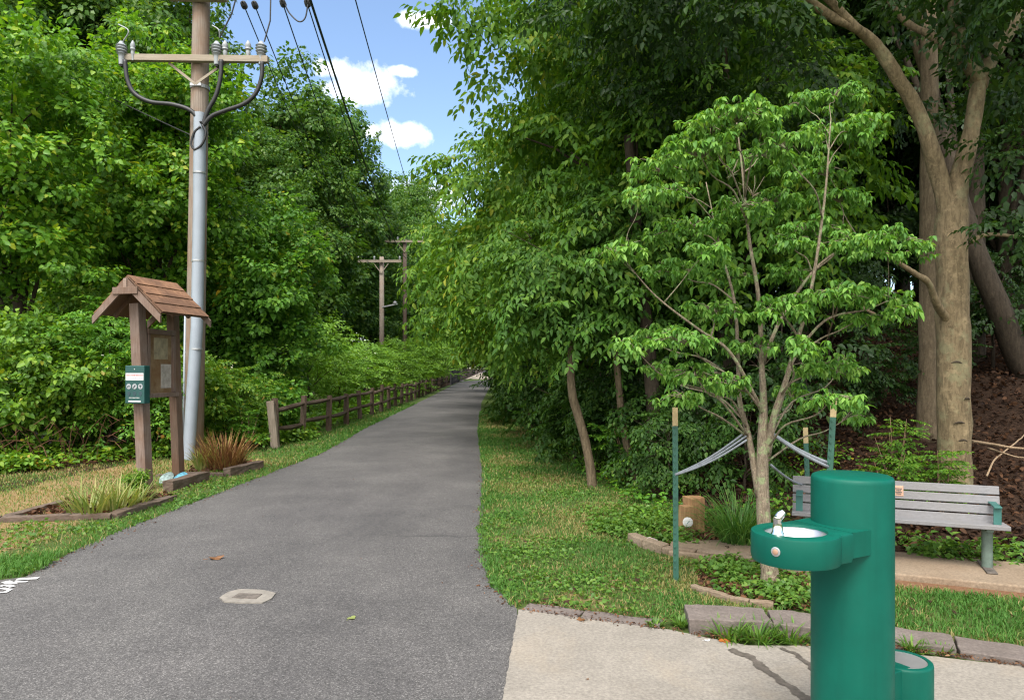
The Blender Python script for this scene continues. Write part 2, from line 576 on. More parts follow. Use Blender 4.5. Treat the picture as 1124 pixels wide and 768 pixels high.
# ------------------------------------------------------------------ fast meshes
def np_mesh(name, verts, loops, starts, mat, parent=None, rnd=None, kind=None, smooth=False, origin=None):
    org = np.zeros(3)
    q = parent
    while q is not None:
        org = org + np.array(q.location)
        q = q.parent
    verts = np.asarray(verts, np.float32) - org.astype(np.float32)
    me = bpy.data.meshes.new(name)
    me.vertices.add(len(verts))
    me.vertices.foreach_set('co', verts.ravel())
    me.loops.add(len(loops))
    me.loops.foreach_set('vertex_index', np.asarray(loops, np.int32))
    me.polygons.add(len(starts))
    me.polygons.foreach_set('loop_start', np.asarray(starts, np.int32))
    if smooth:
        me.polygons.foreach_set('use_smooth', np.ones(len(starts), bool))
    me.update(calc_edges=True)
    if rnd is not None:
        at = me.attributes.new('rnd', 'FLOAT', 'FACE')
        at.data.foreach_set('value', np.asarray(rnd, np.float32))
    me.materials.append(mat)
    o = bpy.data.objects.new(name, me)
    COL.objects.link(o)
    o.parent = parent
    return o


def norm(a):
    return a / np.maximum(np.linalg.norm(a, axis=-1, keepdims=True), 1e-9)


def leaf_arrays(Pn, D, N, L, wr=.5, far=False, fold=.18, droop=.16):
    """Pn base points, D midrib direction, N upper side normal, L lengths -> (verts, loops, starts, faces per leaf)"""
    n = len(Pn)
    D = norm(D)
    S = norm(np.cross(D, N))
    N = np.cross(S, D)
    L = L[:, None]
    W = L * (wr if not hasattr(wr, '__len__') else wr[:, None]) * .5
    if far:
        v = np.stack([Pn, Pn + D * L * .45 + S * W + N * L * .05, Pn + D * L - N * L * droop, Pn + D * L * .45 - S * W + N * L * .05], 1).reshape(-1, 3)
        loops = np.arange(4 * n)
        return v, loops, np.arange(n) * 4, 1
    v = np.stack([Pn,
                  Pn + D * L * .30 + S * W * .95 + N * W * fold * 2,
                  Pn + D * L * .66 + S * W * .72 + N * (W * fold * 1.4 - L * droop * .35),
                  Pn + D * L - N * L * droop,
                  Pn + D * L * .66 - S * W * .72 + N * (W * fold * 1.4 - L * droop * .35),
                  Pn + D * L * .30 - S * W * .95 + N * W * fold * 2,
                  Pn + D * L * .55 - N * L * .02], 1).reshape(-1, 3)
    base = np.arange(n)[:, None] * 7
    # right: 0,1,2,6 ; 6,2,3 ; left: 0,6,4,5 ; 6,3,4
    pat = np.array([0, 1, 2, 6, 6, 2, 3, 0, 6, 4, 5, 6, 3, 4])
    loops = (base + pat[None]).ravel()
    st = (np.arange(n)[:, None] * 14 + np.array([0, 4, 7, 11])[None]).ravel()
    return v, loops, st, 4


def leaves_obj(name, Pn, D, N, L, mat, parent=None, wr=.5, far=False, rnd=None, fold=.18, droop=.16):
    v, lo, st, k = leaf_arrays(Pn, D, N, L, wr, far, fold, droop)
    if rnd is None:
        rnd = rng.random(len(Pn))
    return np_mesh(name, v, lo, st, mat, parent, np.repeat(rnd, k))


# spray templates: positions, directions, normals, relative leaf length (spray length = 1)
def tpl_frond(seed, tw=5, sp=.085, ll=.17, droop=.25):
    r = np.random.default_rng(seed)
    p, d, n, s = [], [], [], []

    def twig(o, dr, ln):
        side = 1
        x = .12 * ln
        perp = np.array([-dr[1], dr[0], 0])
        while x <= ln:
            q = o + dr * x
            q = q + np.array([0, 0, -droop * (q[0] ** 2 + q[1] ** 2)])
            a = math.radians(50 + r.normal() * 12) if x < ln - sp else math.radians(r.normal() * 15)
            dd = dr * math.cos(a) + perp * side * math.sin(a) + np.array([0, 0, -.25 + r.normal() * .22])
            p.append(q)
            d.append(dd)
            n.append(np.array([r.normal() * .3, r.normal() * .3, 1.0]))
            s.append(ll * (.75 + .45 * r.random()))
            side = -side
            x += sp * (.8 + .4 * r.random())
    twig(np.zeros(3), np.array([1., 0, 0]), 1.0)
    for i in range(tw):
        x = .12 + .72 * i / tw
        sd = 1 if i % 2 else -1
        a = math.radians(48 + r.normal() * 8) * sd
        twig(np.array([x, 0, 0]), np.array([math.cos(a), math.sin(a), 0]), .55 * (1.05 - .6 * x))
    return np.array(p), norm(np.array(d)), norm(np.array(n)), np.array(s)


def tpl_cluster(seed, k=46, ll=.235):
    r = np.random.default_rng(seed)
    u = norm(r.normal(size=(k, 3)))
    p = u * (r.random((k, 1)) ** .5) * np.array([.62, .52, .34]) + np.array([.35, 0, 0])
    d = u * np.array([1, 1, .4]) + np.array([.35, 0, -.30]) + r.normal(size=(k, 3)) * .25
    n = np.array([.45, 0, .8]) + r.normal(size=(k, 3)) * .38
    s = ll * (.7 + .5 * r.random(k))
    return p, norm(d), norm(n), s


def tpl_rosette(seed, k=8, ll=.5):
    r = np.random.default_rng(seed)
    a = np.arange(k) * 2.4 + r.normal(size=k) * .25
    el = -.55 + r.normal(size=k) * .30
    d = np.stack([np.cos(a) * np.cos(el), np.sin(a) * np.cos(el), np.sin(el)], 1)
    p = d * .06 + np.stack([np.zeros(k), np.zeros(k), r.random(k) * .12], 1)
    n = np.stack([np.cos(a) * .35, np.sin(a) * .35, np.ones(k)], 1) + r.normal(size=(k, 3)) * .15
    return p, norm(d), norm(n), ll * (.75 + .5 * r.random(k))


TPL = {
    'frond': [tpl_frond(i, sp=.074, ll=.155) for i in range(6)],
    'cluster': [tpl_cluster(20 + i) for i in range(6)],
    'rosette': [tpl_rosette(40 + i) for i in range(6)],
    'compound': [tpl_frond(60 + i, tw=2, sp=.07, ll=.20, droop=.35) for i in range(4)],
}


def place_sprays(O, AX, UP, S, tpl, jit=.12, grav=.15):
    """instances the templates into flat arrays of leaves"""
    AX = norm(AX)
    SD = norm(np.cross(UP, AX))
    UPn = np.cross(AX, SD)
    out = [[], [], [], []]
    pick = rng.integers(0, len(TPL[tpl]), len(O))
    for ti, (p, d, n, s) in enumerate(TPL[tpl]):
        m = np.where(pick == ti)[0]
        if len(m) == 0:
            continue
        B = np.stack([AX[m], SD[m], UPn[m]], 1)
        Pn = np.einsum('kc,mcd->mkd', p, B) * S[m, None, None] + O[m, None, :]
        Dn = np.einsum('kc,mcd->mkd', d, B) + rng.normal(size=(len(m), len(p), 3)) * jit
        Dn[..., 2] -= grav
        Nn = np.einsum('kc,mcd->mkd', n, B) + rng.normal(size=(len(m), len(p), 3)) * jit
        Ln = s[None] * S[m, None] * (1 + rng.normal(size=(len(m), len(p))) * .10)
        out[0].append(Pn.reshape(-1, 3))
        out[1].append(Dn.reshape(-1, 3))
        out[2].append(Nn.reshape(-1, 3))
        out[3].append(Ln.ravel())
    return [np.concatenate(x) for x in out]


def crown_sprays(clumps, per, scale, droop=.1, zmin=-.5, shell=.5):
    """clumps: list of (centre, radius xyz). returns spray frames"""
    O, A, U, S = [], [], [], []
    for c, r in clumps:
        c = np.asarray(c, float)
        r = np.asarray(r, float)
        m = max(3, int(per * (r[0] * r[1] + r[0] * r[2] + r[1] * r[2]) / 3))
        u = norm(rng.normal(size=(m * 2, 3)))
        u = u[u[:, 2] > zmin][:m]
        m = len(u)
        q = shell + (1 - shell) * rng.random((m, 1)) ** .6
        o = c + u * r * q
        ax = u * np.array([1, 1, .55]) + rng.normal(size=(m, 3)) * .35 + np.array([0, 0, -droop])
        up = np.array([0, 0, 1.0]) + u * .6 + rng.normal(size=(m, 3)) * .18
        O.append(o - norm(ax) * scale * .35)
        A.append(ax)
        U.append(up)
        S.append(scale * (.75 + .5 * rng.random(m)))
    return np.concatenate(O), np.concatenate(A), np.concatenate(U), np.concatenate(S)


def ell_clumps(c, r, k, cr, seed, zlo=-1.0, shell=.5):
    g = np.random.default_rng(seed)
    out = []
    while len(out) < k:
        u = norm(g.normal(size=3))
        q = shell + (1 - shell) * g.random() ** .7
        if u[2] * q < zlo:
            continue
        s = cr * (.65 + .6 * g.random())
        out.append((np.array(c) + u * q * (np.array(r) - s * .5), np.array([s * 1.15, s * 1.15, s * .8])))
    return out


def curve_pts(a, b, bend, k=6):
    a, b = Vector(a), Vector(b)
    return [a.lerp(b, i / k) + Vector(bend) * math.sin(math.pi * i / k) for i in range(k + 1)]


def tree(name, label, cat, base, h, tr, crown_c, crown_r, k, cr, per, sscale, tpl, lmat, bmat, seed, group=None,
         wr=.55, far=False, droop=.1, grav=.15, zmin=-.5, zlo=-1.0, shell=.5, limbs=10, extra=None, lean=(0, 0), cut=None):
    root = thing(name, base, label, cat, group)
    b = Vector(base)
    cl = ell_clumps(crown_c, crown_r, k, cr, seed, zlo, shell)
    if extra:
        cl += extra
    g = random.Random(seed)
    mb = MB()
    top = b + Vector((lean[0], lean[1], h * .86))
    pts = [b.lerp(top, i / 9) + Vector((g.uniform(-1, 1), g.uniform(-1, 1), 0)) * tr * .5 * (0 if i == 0 else 1) for i in range(10)]
    pts[0].z -= .15
    rad = [tr * (1.35 if i == 0 else 1.0 - .85 * (i / 9) ** 1.1) for i in range(10)]
    mb.tube(pts, rad, 10)
    order = sorted(cl, key=lambda q: -q[1][0])[:limbs]
    for c, r in order:
        c = Vector(c)
        zi = min(max((c.z - b.z) * .55 / (h * .86), .12), .9)
        i0 = int(zi * 9)
        s = pts[i0].lerp(pts[i0 + 1], zi * 9 - i0)
        r0 = max(.012, min(tr * .45, rad[i0] * .6))
        ln = (c - s).length
        bp = curve_pts(s, c, (g.uniform(-.08, .08) * ln, g.uniform(-.08, .08) * ln, .08 * ln))
        mb.tube(bp, [r0 * (1 - .85 * q / 6) for q in range(7)], 7)
        for e in range(2):
            tip = c + Vector((g.uniform(-1, 1) * r[0], g.uniform(-1, 1) * r[1], g.uniform(-.2, .8) * r[2]))
            mb.tube([bp[4], bp[4].lerp(tip, .5) + Vector((0, 0, .05 * ln)), tip], [r0 * .35, r0 * .25, r0 * .08], 5)
    mb.build('trunk', bmat, root, smooth=180)
    O, A, U, S = crown_sprays(cl, per, sscale, droop, zmin)
    Pn, D, N, L = place_sprays(O, A, U, S, tpl, grav=grav)
    keep = Pn[:, 2] > ground_h(Pn[:, 0], Pn[:, 1]) + .02
    if cut is not None:
        keep &= cut(Pn)
    Pn, D, N, L = Pn[keep], D[keep], N[keep], L[keep]
    leaves_obj('crown', Pn, D, N, L, lmat, root, wr, far)
    STAT.append((name, len(Pn)))
    return root


STAT = []

# ================================================================== SETTING
RE = [(-3, .12), (3.64, .06), (4.9, .06), (5.02, .03), (5.22, -.02), (5.62, -.15), (6.5, -.26), (7.59, -.31), (11, -.41), (18.86, -.85), (35.7, -1.5), (66, -2.0), (110, -2.5), (118, -2.6)]
LE = [(-3, -14), (5.36, -14), (5.58, -4.15), (5.78, -3.86), (6.38, -3.97), (6.8, -3.95), (7.42, -4.0), (8.5, -3.97), (10.2, -3.88), (12.6, -3.80), (14.04, -3.72), (21.1, -4.15), (35, -4.6), (47, -5.0), (88, -6.6), (110, -7.4), (118, -7.7)]
RY, RX = np.array(RE).T
LY, LX = np.array(LE).T


def right_x(y):
    return np.interp(y, RY, RX)


def left_x(y):
    return np.interp(y, LY, LX)


def path_z(x, y):
    x = np.asarray(x, float)
    y = np.asarray(y, float)
    a = np.maximum(left_x(y), -4.1)
    t = np.clip((x - a) / (right_x(y) - a), 0, 1)
    return np.clip(.006 * (y - 110), 0, 3) + .006 + .022 * np.sin(np.pi * t) * np.clip((y - 3) / 3, 0, 1)


def build_path():
    ys = np.unique(np.concatenate([[-3, 0, 3, 5.0, 5.36, 5.46, 5.58, 5.68, 5.78], np.arange(5.9, 14, .10), np.arange(14, 40, .4), np.arange(40, 116.1, 2)]))
    NX = 24
    v, f = [], []
    for y in ys:
        a = left_x(y) + (.030 * wob(y, 3.1, 7) + .03 * wob(y, 1.1, 2.3) if 5.6 < y < 60 else 0)
        b = right_x(y) + (.022 * wob(y, 9.7, 7) + .025 * wob(y, 5.1, 2.3) if 5.1 < y < 60 else 0)
        for i in range(NX + 1):
            t = i / NX
            v.append((a + (b - a) * t, y, float(path_z(a + (b - a) * t, y))))
    for r in range(len(ys) - 1):
        for i in range(NX):
            q = r * (NX + 1) + i
            f.append((q, q + 1, q + NX + 2, q + NX + 1))
    m = MB()
    m.add(v, f)
    o = m.build('asphalt_path', M['asphalt'], smooth=180)
    tag(o, kind='structure')
    # pale bridge deck and the asphalt beyond
    for nm, y0, y1, mt in (('bridge_deck', 116, 200, M['bridge_deck']), ('far_path', 200, 420, M['asphalt'])):
        m = MB()
        vv = []
        ff = []
        for i in range(12):
            y = y0 + (y1 - y0) * i / 11
            x1 = -2.5 - (y - 116) * .022
            x0 = x1 - 5.0 + (y - 116) * .004
            z = gh(0, y) + .012
            vv += [(x0, y, z), (x1, y, z)]
            if i:
                k = 2 * i
                ff.append((k - 2, k - 1, k + 1, k))
        m.add(vv, ff)
        tag(m.build(nm, mt), kind='structure')


build_path()


def line_y(px, pts):
    return np.interp(px, *np.array(pts).T)


# woodland edge on the right of the verge (x as a function of y)
WE = [(5, 3.4), (6.0, 2.9), (6.9, 1.85), (7.6, 1.95), (8.5, 1.85), (9.8, 1.55), (11.5, 1.10), (14.5, .80), (17.6, .45), (29, -.15), (45, -1.0), (110, -1.6)]
WY, WX = np.array(WE).T


def build_ground():
    def axis(lo, hi, step, near, far, k):
        a = np.arange(lo, hi + step / 2, step)
        up = hi + (np.geomspace(1, 1 + far - hi, k) - 1)[1:]
        dn = lo - (np.geomspace(1, 1 + abs(near - lo), k) - 1)[1:]
        return np.concatenate([dn[::-1], a, up])
    xs = axis(-9, 8.5, .14, -3000, 3000, 45)
    ys = axis(2.5, 15, .14, -200, 4000, 60)
    X, Y = np.meshgrid(xs, ys)
    Z = ground_h(X, Y) - .0
    nx, ny = len(xs), len(ys)
    v = np.stack([X.ravel(), Y.ravel(), Z.ravel()], 1)
    i = np.arange(nx - 1)
    q = (np.arange(ny - 1)[:, None] * nx + i[None]).ravel()
    loops = np.stack([q, q + 1, q + nx + 1, q + nx], 1).ravel()
    o = np_mesh('ground', v, loops, np.arange(len(q)) * 4, M['ground'], smooth=True)
    x, y = X.ravel(), Y.ravel()
    wood_r = sstep(-.15, .35, x - np.interp(y, WY, WX))
    s = (x - 3.9) * .386 + (y - 6.2) * .92
    wood_r = np.where((y < 7.2) & (x > 1.4), sstep(-.25, .0, s), wood_r)
    wood_l = sstep(0, .6, -x - np.where(y < 15, 6.6 - .05 * (y - 8), 5.6 + .01 * (y - 15))) * sstep(6, 7.5, y)
    wood = np.maximum(wood_r * (y > 5), wood_l)
    dl = left_x(y) - x
    dry = .75 * sstep(.3, .8, dl) * sstep(6.0, 6.6, y) * (1 - sstep(12, 16, y)) + .30 * (x > -1) + .25 * wob(x, y, 1.7) * (x > -1)
    dry = np.clip(dry, 0, 1)
    sn = (x - 3.27) * .387 + (y - 6.02) * .922
    band = sstep(-.72, -.58, sn) * (1 - sstep(-.30, -.2, sn)) * (x > 2.0) * (x < 7)
    c = np.stack([wood, dry, band, np.ones_like(x)], 1).astype(np.float32)
    at = o.data.attributes.new('zone', 'FLOAT_COLOR', 'POINT')
    at.data.foreach_set('color', c.ravel())
    tag(o, kind='structure')


build_ground()

# concrete plaza at the lower right
m = MB()
_pl = [(-.045, 1.5), (-.045, 3.64), (.045, 4.95), (.54, 4.735), (1.0, 4.555), (1.18, 4.43), (1.4, 4.30), (1.7, 4.30), (2.1, 4.22), (2.35, 4.15), (2.83, 3.99), (4.4, 3.3), (8, 2.0)]
_q = []
for (x0, y0), (x1, y1) in zip(_pl[:-1], _pl[1:]):
    nn = max(1, int(math.hypot(x1 - x0, y1 - y0) / .03))
    for k_ in range(nn):
        x, y = x0 + (x1 - x0) * k_ / nn, y0 + (y1 - y0) * k_ / nn
        jj = mnoise.noise_vector(Vector((x * 14, y * 14, 0))) * .007 + mnoise.noise_vector(Vector((x * 45, y * 45, 2))) * .005
        _q.append((x + jj.x, y + jj.y))
m.prism([(-.045, -3)] + _q + [(8, 2.0), (8, -3)], -.1, .022)
tag(m.build('concrete_plaza', M['concrete']), kind='structure')

# bench slab
U_ = Vector((.922, -.387, 0))
N_ = Vector((.387, .922, 0))
m = MB()
c0 = Vector((3.27, 6.02, 0))
sl = []
for a, b in ((-1.9, -.36), (2.6, -.42), (2.6, .38), (-.2, .40), (-1.5, .28), (-1.95, .02)):
    p = c0 + U_ * a + N_ * b
    sl.append((p.x, p.y))
m.prism(sl, -.1, .05)
tag(m.build('bench_slab', M['slab'], bevel=.012), kind='structure')


# wet trickles on the concrete
def ribbon(px_pts, w, z, name, mat):
    pts = [G(x, y, z) for x, y in px_pts]
    fine = []
    for i in range(len(pts) - 1):
        for k in range(16):
            fine.append(pts[i].lerp(pts[i + 1], k / 16))
    fine.append(pts[-1])
    m = MB()
    v, f = [], []
    for i, p in enumerate(fine):
        d = (fine[min(i + 1, len(fine) - 1)] - fine[max(i - 1, 0)]).normalized()
        s = Vector((-d.y, d.x, 0))
        ww = w * (.45 + .9 * abs(mnoise.noise(p * 9)) + .9 * abs(mnoise.noise(p * 37)))
        off = s * mnoise.noise(p * 14 + Vector((3, 1, 0))) * w * .8
        v += [p + off - s * ww, p + off + s * ww]
        if i:
            k = 2 * i
            f.append((k - 2, k, k + 1, k - 1))
    m.add(v, f)
    o = m.build(name, mat)
    return tag(o, kind='structure')


ribbon([(800, 712), (822, 720), (838, 734), (853, 744), (872, 756), (890, 770), (915, 800)], .030, .026, 'wet_stain', M['wet'])
ribbon([(858, 710), (874, 718), (890, 730), (905, 745)], .020, .026, 'wet_stain', M['wet'])

# painted letters at the end of the drive, mostly beyond the frame
m = MB()
zz = .017


def stroke(pts, w):
    pts = [G(x, y, zz) for x, y in pts]
    v, f = [], []
    for i, p in enumerate(pts):
        d = (pts[min(i + 1, len(pts) - 1)] - pts[max(i - 1, 0)]).normalized()
        s = Vector((-d.y, d.x, 0))
        v += [p - s * w, p + s * w]
        if i:
            k = 2 * i
            f.append((k - 2, k, k + 1, k - 1))
    m.add(v, f)


def zof(pts_list):
    pass


stroke([(18, 635.5), (30, 634.6), (42, 634)], .028)
stroke([(16, 637.8), (22, 638), (30, 637.8)], .016)
stroke([(6, 637.5), (12, 640), (19, 639)], .03)
stroke([(0, 643), (7, 641.3), (14, 643.5)], .022)
stroke([(-8, 650), (-3, 645.5), (4, 645.2), (11, 646.6), (6, 649.3), (-1, 649.8), (-8, 650)], .018)
m2 = m.build('painted_marking', M['linepaint'])
tag(m2, kind='structure')

# ================================================================== KERB, EDGING, PAVERS
m = MB()


def paver(name, pts, z, label, cat, mat, group, z0=-.08, bevel=.008):
    mm = MB()
    mm.prism([(p[0], p[1]) for p in pts], z0, z)
    # subdivide-free roughness: shift corners a little
    o = mm.build(name, mat, bevel=bevel)
    return tag(o, label, cat, group)


def seg_block(a, b, depth, z, label, name='kerb_block', cat='kerb block', mat=None, group='concrete kerb blocks round the plaza', tilt=0):
    a, b = Vector((*a, 0)), Vector((*b, 0))
    d = (b - a).normalized()
    n = Vector((-d.y, d.x, 0))
    mm = MB()
    L = (b - a).length
    # gridded block so that the surface can be uneven
    mm.prism([tuple(p.xy) for p in (a, a.lerp(b, .5), b, b + n * depth, a.lerp(b, .5) + n * (depth + .005), a + n * depth)], -.08,
             lambda p: z + tilt * ((Vector((p[0], p[1], 0)) - a).dot(d) / L - .5) + random.uniform(-.003, .003))
    return tag(weather(mm.build(name, mat or M['kerb'], bevel=.006), .008, 8), label, cat, group)


seg_block((.06, 4.965), (.425, 4.80), .15, .018, 'flat worn paver in the kerb row, next to the asphalt path', tilt=0)
seg_block((.44, 4.795), (.93, 4.60), .16, .020, 'flat kerb paver between the first worn paver and the raised block', tilt=0)
seg_block((1.105, 4.537), (1.60, 4.475), .29, .096, 'raised kerb block at the free end of its row, with an exposed end face')
seg_block((1.61, 4.474), (2.06, 4.385), .28, .080, 'raised kerb block between the tree bed and the drinking fountain', tilt=-.02)
seg_block((2.07, 4.383), (2.55, 4.170), .26, .050, 'low kerb block just to the right of the green fountain pedestal', tilt=-.01)
seg_block((2.56, 4.163), (3.13, 3.90), .26, .042, 'low kerb block in front of the grass strip, at the right edge')
seg_block((3.14, 3.895), (3.75, 3.60), .26, .040, 'low kerb block beyond the right edge of the view')

# curved garden edging
EDG = [(688, 593), (704, 601), (726, 608), (764, 613), (806, 619), (862, 631), (905, 637)]
EL = ['curved end piece of the pale garden edging, beside the lawn', 'garden edging piece in front of the pink rock', 'garden edging piece behind the green stake with dark joint',
      'garden edging piece in front of the spiky grass clump', 'garden edging piece leading behind the dogwood trunk', 'garden edging piece reaching the bench slab']
for i in range(len(EDG) - 1):
    a, b = G(*EDG[i]), G(*EDG[i + 1])
    d = (b - a).normalized()
    a2, b2 = a + d * .006, b - d * .006
    n = Vector((-d.y, d.x, 0))
    mm = MB()
    mm.prism([tuple(p.xy) for p in (a2, b2, b2 + n * .10, a2 + n * .10)], -.05, .075 + .01 * math.sin(i * 2.1))
    tag(weather(mm.build('garden_edging', M['edging'], bevel=.008), .009, 9), EL[i], 'garden edging', 'curved garden edging')
# low arcs of the tree bed
TE = [(757, 647), (778, 654), (800, 661), (822, 665), (850, 668)]
TL = ['thin pale edging arc of the tree bed, at its outer end', 'thin pale edging arc of the tree bed, its second piece', 'thin edging arc of the tree bed close to the raised kerb block', 'thin edging arc of the tree bed under the dogwood']
for i in range(len(TE) - 1):
    a, b = G(*TE[i]), G(*TE[i + 1])
    d = (b - a).normalized()
    a2, b2 = a + d * .005, b - d * .005
    n = Vector((-d.y, d.x, 0))
    mm = MB()
    mm.prism([tuple(p.xy) for p in (a2, b2, b2 + n * .055, a2 + n * .055)], -.05, .04)
    tag(weather(mm.build('tree_bed_edging', M['edging'], bevel=.006), .007, 12), TL[i], 'garden edging', 'edging of the tree bed')


# ================================================================== DRINKING FOUNTAIN
FC = Vector((1.455, 3.12, .022))
ft = thing('drinking_fountain', FC, 'green drinking fountain with round pedestal, side basin and low pet bowl', 'drinking fountain')
top = 1.198
rr = .164
m = MB()
m.lathe([(rr, 0), (rr, top - .022 - FC.z), (rr - .0015, top - .012 - FC.z), (rr - .006, top - .004 - FC.z), (rr - .014, top - FC.z), (.05, top + .002 - FC.z)], FC, 72)
m.build('pedestal', M['fountain'], ft, smooth=50)
m = MB()
m.lathe([(.215, -.0), (.215, .014), (.205, .02), (.17, .02)], FC, 48)
m.build('base_flange', M['fountain'], ft, smooth=40)
AXB = Vector((-.863, -.505, 0)).normalized()
SDB = Vector((-AXB.y, AXB.x, 0))
BC = Vector((1.142, 2.937, 0))
zt, zb = 1.0, .883
# bowl: a D-shaped drum with an oval basin sunk into its top; outline round the bowl then shoulders and the arm
RB = .172
out = []
for k in range(40):
    a = math.radians(-118 + 236 * k / 39)
    p = BC + (AXB * math.cos(a) + SDB * math.sin(a)) * RB
    out.append(p)
w = .143
arm_l = (FC - BC).dot(AXB * -1)
nck = RB * math.cos(R(62)) + .0
loop = [p.copy() for p in out]
inr = .124
ctr = BC + AXB * .0


def bowl_mesh():
    mm = MB()
    n = len(loop)
    # full closed outline incl. back chord
    o2 = loop + [BC + AXB * a_ + SDB * b_ for a_, b_ in ((-.088, .143), (-.13, .143), (-.166, .143), (-.166, .07), (-.166, 0), (-.166, -.07), (-.166, -.143), (-.13, -.143), (-.088, -.143))]
    N = len(o2)
    inn = []
    for p in o2:
        d = (p - ctr)
        d.z = 0
        d.normalize()
        e = AXB * d.dot(AXB) * .128 + SDB * d.dot(SDB) * .118
        inn.append(ctr + e)
    rings = [[Vector((p.x, p.y, zb + .012)) + (ctr - p) * .03 * 1 for p in o2],
             [Vector((p.x, p.y, zb + .020)) for p in o2],
             [Vector((p.x, p.y, zt - .012)) for p in o2],
             [Vector((p.x, p.y, zt - .004)) + Vector(((ctr - p).x, (ctr - p).y, 0)).normalized() * .003 for p in o2],
             [Vector((p.x, p.y, zt)) + Vector(((ctr - p).x, (ctr - p).y, 0)).normalized() * .011 for p in o2],
             [Vector((p.x, p.y, zt)) for p in inn],
             [Vector((p.x, p.y, zt - .010)) + Vector(((ctr - p).x, (ctr - p).y, 0)) * .03 for p in inn]]
    for r_ in rings:
        for p in r_:
            pass
    vs = [p for r_ in rings for p in r_]
    fs = []
    for i in range(len(rings) - 1):
        for k in range(N):
            k2 = (k + 1) % N
            fs.append((i * N + k, i * N + k2, (i + 1) * N + k2, (i + 1) * N + k))
    fs.append(tuple(reversed(range(N))))
    mm.add(vs, fs)
    return mm


for mmz in [bowl_mesh()]:
    for p in mmz.v:
        if p.z < zb + .0125:
            p.z = zb
    bowl = mmz.build('bowl', M['fountain'], ft, smooth=40)
# arm between bowl and pedestal, 1 mm below the bowl's top
m = MB()
pa = BC - AXB * .1665
pb = BC - AXB * (arm_l - .075)
m.prism([tuple(q.xy) for q in (pa + SDB * w * .98, pa - SDB * w * .98, pb - SDB * w, pb + SDB * w)], zb + .014, zt - .0012)
m.build('bowl_arm', M['fountain'], ft)
# stainless basin
m = MB()
prof = [(1.0, -.006), (.97, -.02), (.86, -.045), (.6, -.062), (.3, -.070), (.08, -.073)]
n = 48
vs, fs = [], []
for s_, z_ in prof:
    for k in range(n):
        a = 2 * math.pi * k / n
        vs.append(ctr + AXB * math.cos(a) * .1285 * s_ + SDB * math.sin(a) * .1185 * s_ + Vector((0, 0, zt + z_)))
for i in range(len(prof) - 1):
    for k in range(n):
        fs.append((i * n + k, (i + 1) * n + k, (i + 1) * n + (k + 1) % n, i * n + (k + 1) % n))
fs.append(tuple((len(prof) - 1) * n + k for k in reversed(range(n))))
m.add(vs, fs)
m.build('basin', M['steel'], ft, smooth=60)
m = MB()
m.lathe([(.016, 0), (.016, .003), (.010, .005)], ctr + Vector((0, 0, zt - .074)), 16)
m.build('drain', M['rust'], ft, smooth=40)
# bubbler
bb = BC + AXB * .105 + SDB * .0
bx = Vector((bb.x, bb.y, zt - .012))
m = MB()
m.lathe([(.027, 0), (.026, .012), (.0205, .022), (.0185, .045), (.0165, .060), (.0185, .068), (.0165, .080), (.006, .086)], bx, 20)
m.tube([bx + Vector((-.004, 0, .066)), bx + Vector((.012, .003, .086)), bx + Vector((.024, .006, .096))], [.0165, .0165, .0125], 14)
m.build('bubbler', M['chrome'], ft, smooth=50)
# push button
a = math.atan2(-.70, -.714)
nd = Vector((math.cos(a), math.sin(a), 0))
bpz = .945
rot = nd.to_track_quat('Z', 'Y').to_matrix()
m = MB()
m.lathe([(.0185, -.004), (.0185, .002), (.016, .0035), (.0125, .0035)], BC + nd * RB + Vector((0, 0, bpz)), 24, rot)
bt = m.build('push_button', M['galv'], ft, smooth=40)
m = MB()
m.lathe([(.011, .0), (.011, .006), (.009, .0072), (.002, .0075)], BC + nd * RB + Vector((0, 0, bpz)), 20, rot)
m.build('button_cap', M['plaque'], bt, smooth=40)
# pet bowl
PC = Vector((1.752, 3.285, .022))
m = MB()
z1 = .345 - .022
m.lathe([(.128, 0), (.131, .01), (.131, z1 - .012), (.129, z1 - .004), (.123, z1), (.108, z1), (.106, z1 - .01), (.10, z1 - .02)], PC, 48)
m.build('pet_bowl', M['fountain'], ft, smooth=45)
m = MB()
m.lathe([(.1065, z1 - .004), (.103, z1 - .014), (.085, z1 - .045), (.04, z1 - .058), (.01, z1 - .06)], PC, 40)
bo = m.build('pet_basin', M['steel'], ft, smooth=60)
m = MB()
m.prism([tuple((Vector((FC.x, FC.y, 0)) - AXB * s + SDB * q).xy) for s, q in ((.12, .08), (.30, .08), (.30, -.08), (.12, -.08))], .20, .342)
m.build('pet_arm', M['fountain'], ft, bevel=.004)

# ================================================================== BENCH
BR = Vector((4.0, 6.0, 0))           # right end, back line
L_ = 1.575
mid = BR - U_ * L_ / 2
bz = .05
bench = thing('park_bench', Vector((mid.x, mid.y, bz)) - N_ * .2, 'grey slatted park bench with green arms on a concrete slab', 'bench')
tilt = Matrix.Rotation(R(-12), 3, 'X')
ROT = Matrix((U_, N_, Vector((0, 0, 1)))).transposed()
for i in range(4):                   # back slats from the top down
    z = .656 - i * .078
    m = MB()
    off = -.03 - (.69 - z) * .20
    m.box(mid + N_ * off + Vector((0, 0, z)), (L_, .030, .069), ROT @ tilt)
    m.build('back_slat', M['slat'], bench, bevel=.005)
for i in range(3):
    m = MB()
    m.box(mid - N_ * (.125 + i * .086) + Vector((0, 0, .392 + .005 * i)) + U_ * .012, (L_ + .024, .078, .034), ROT)
    m.build('seat_slat', M['slat'], bench, bevel=.005)
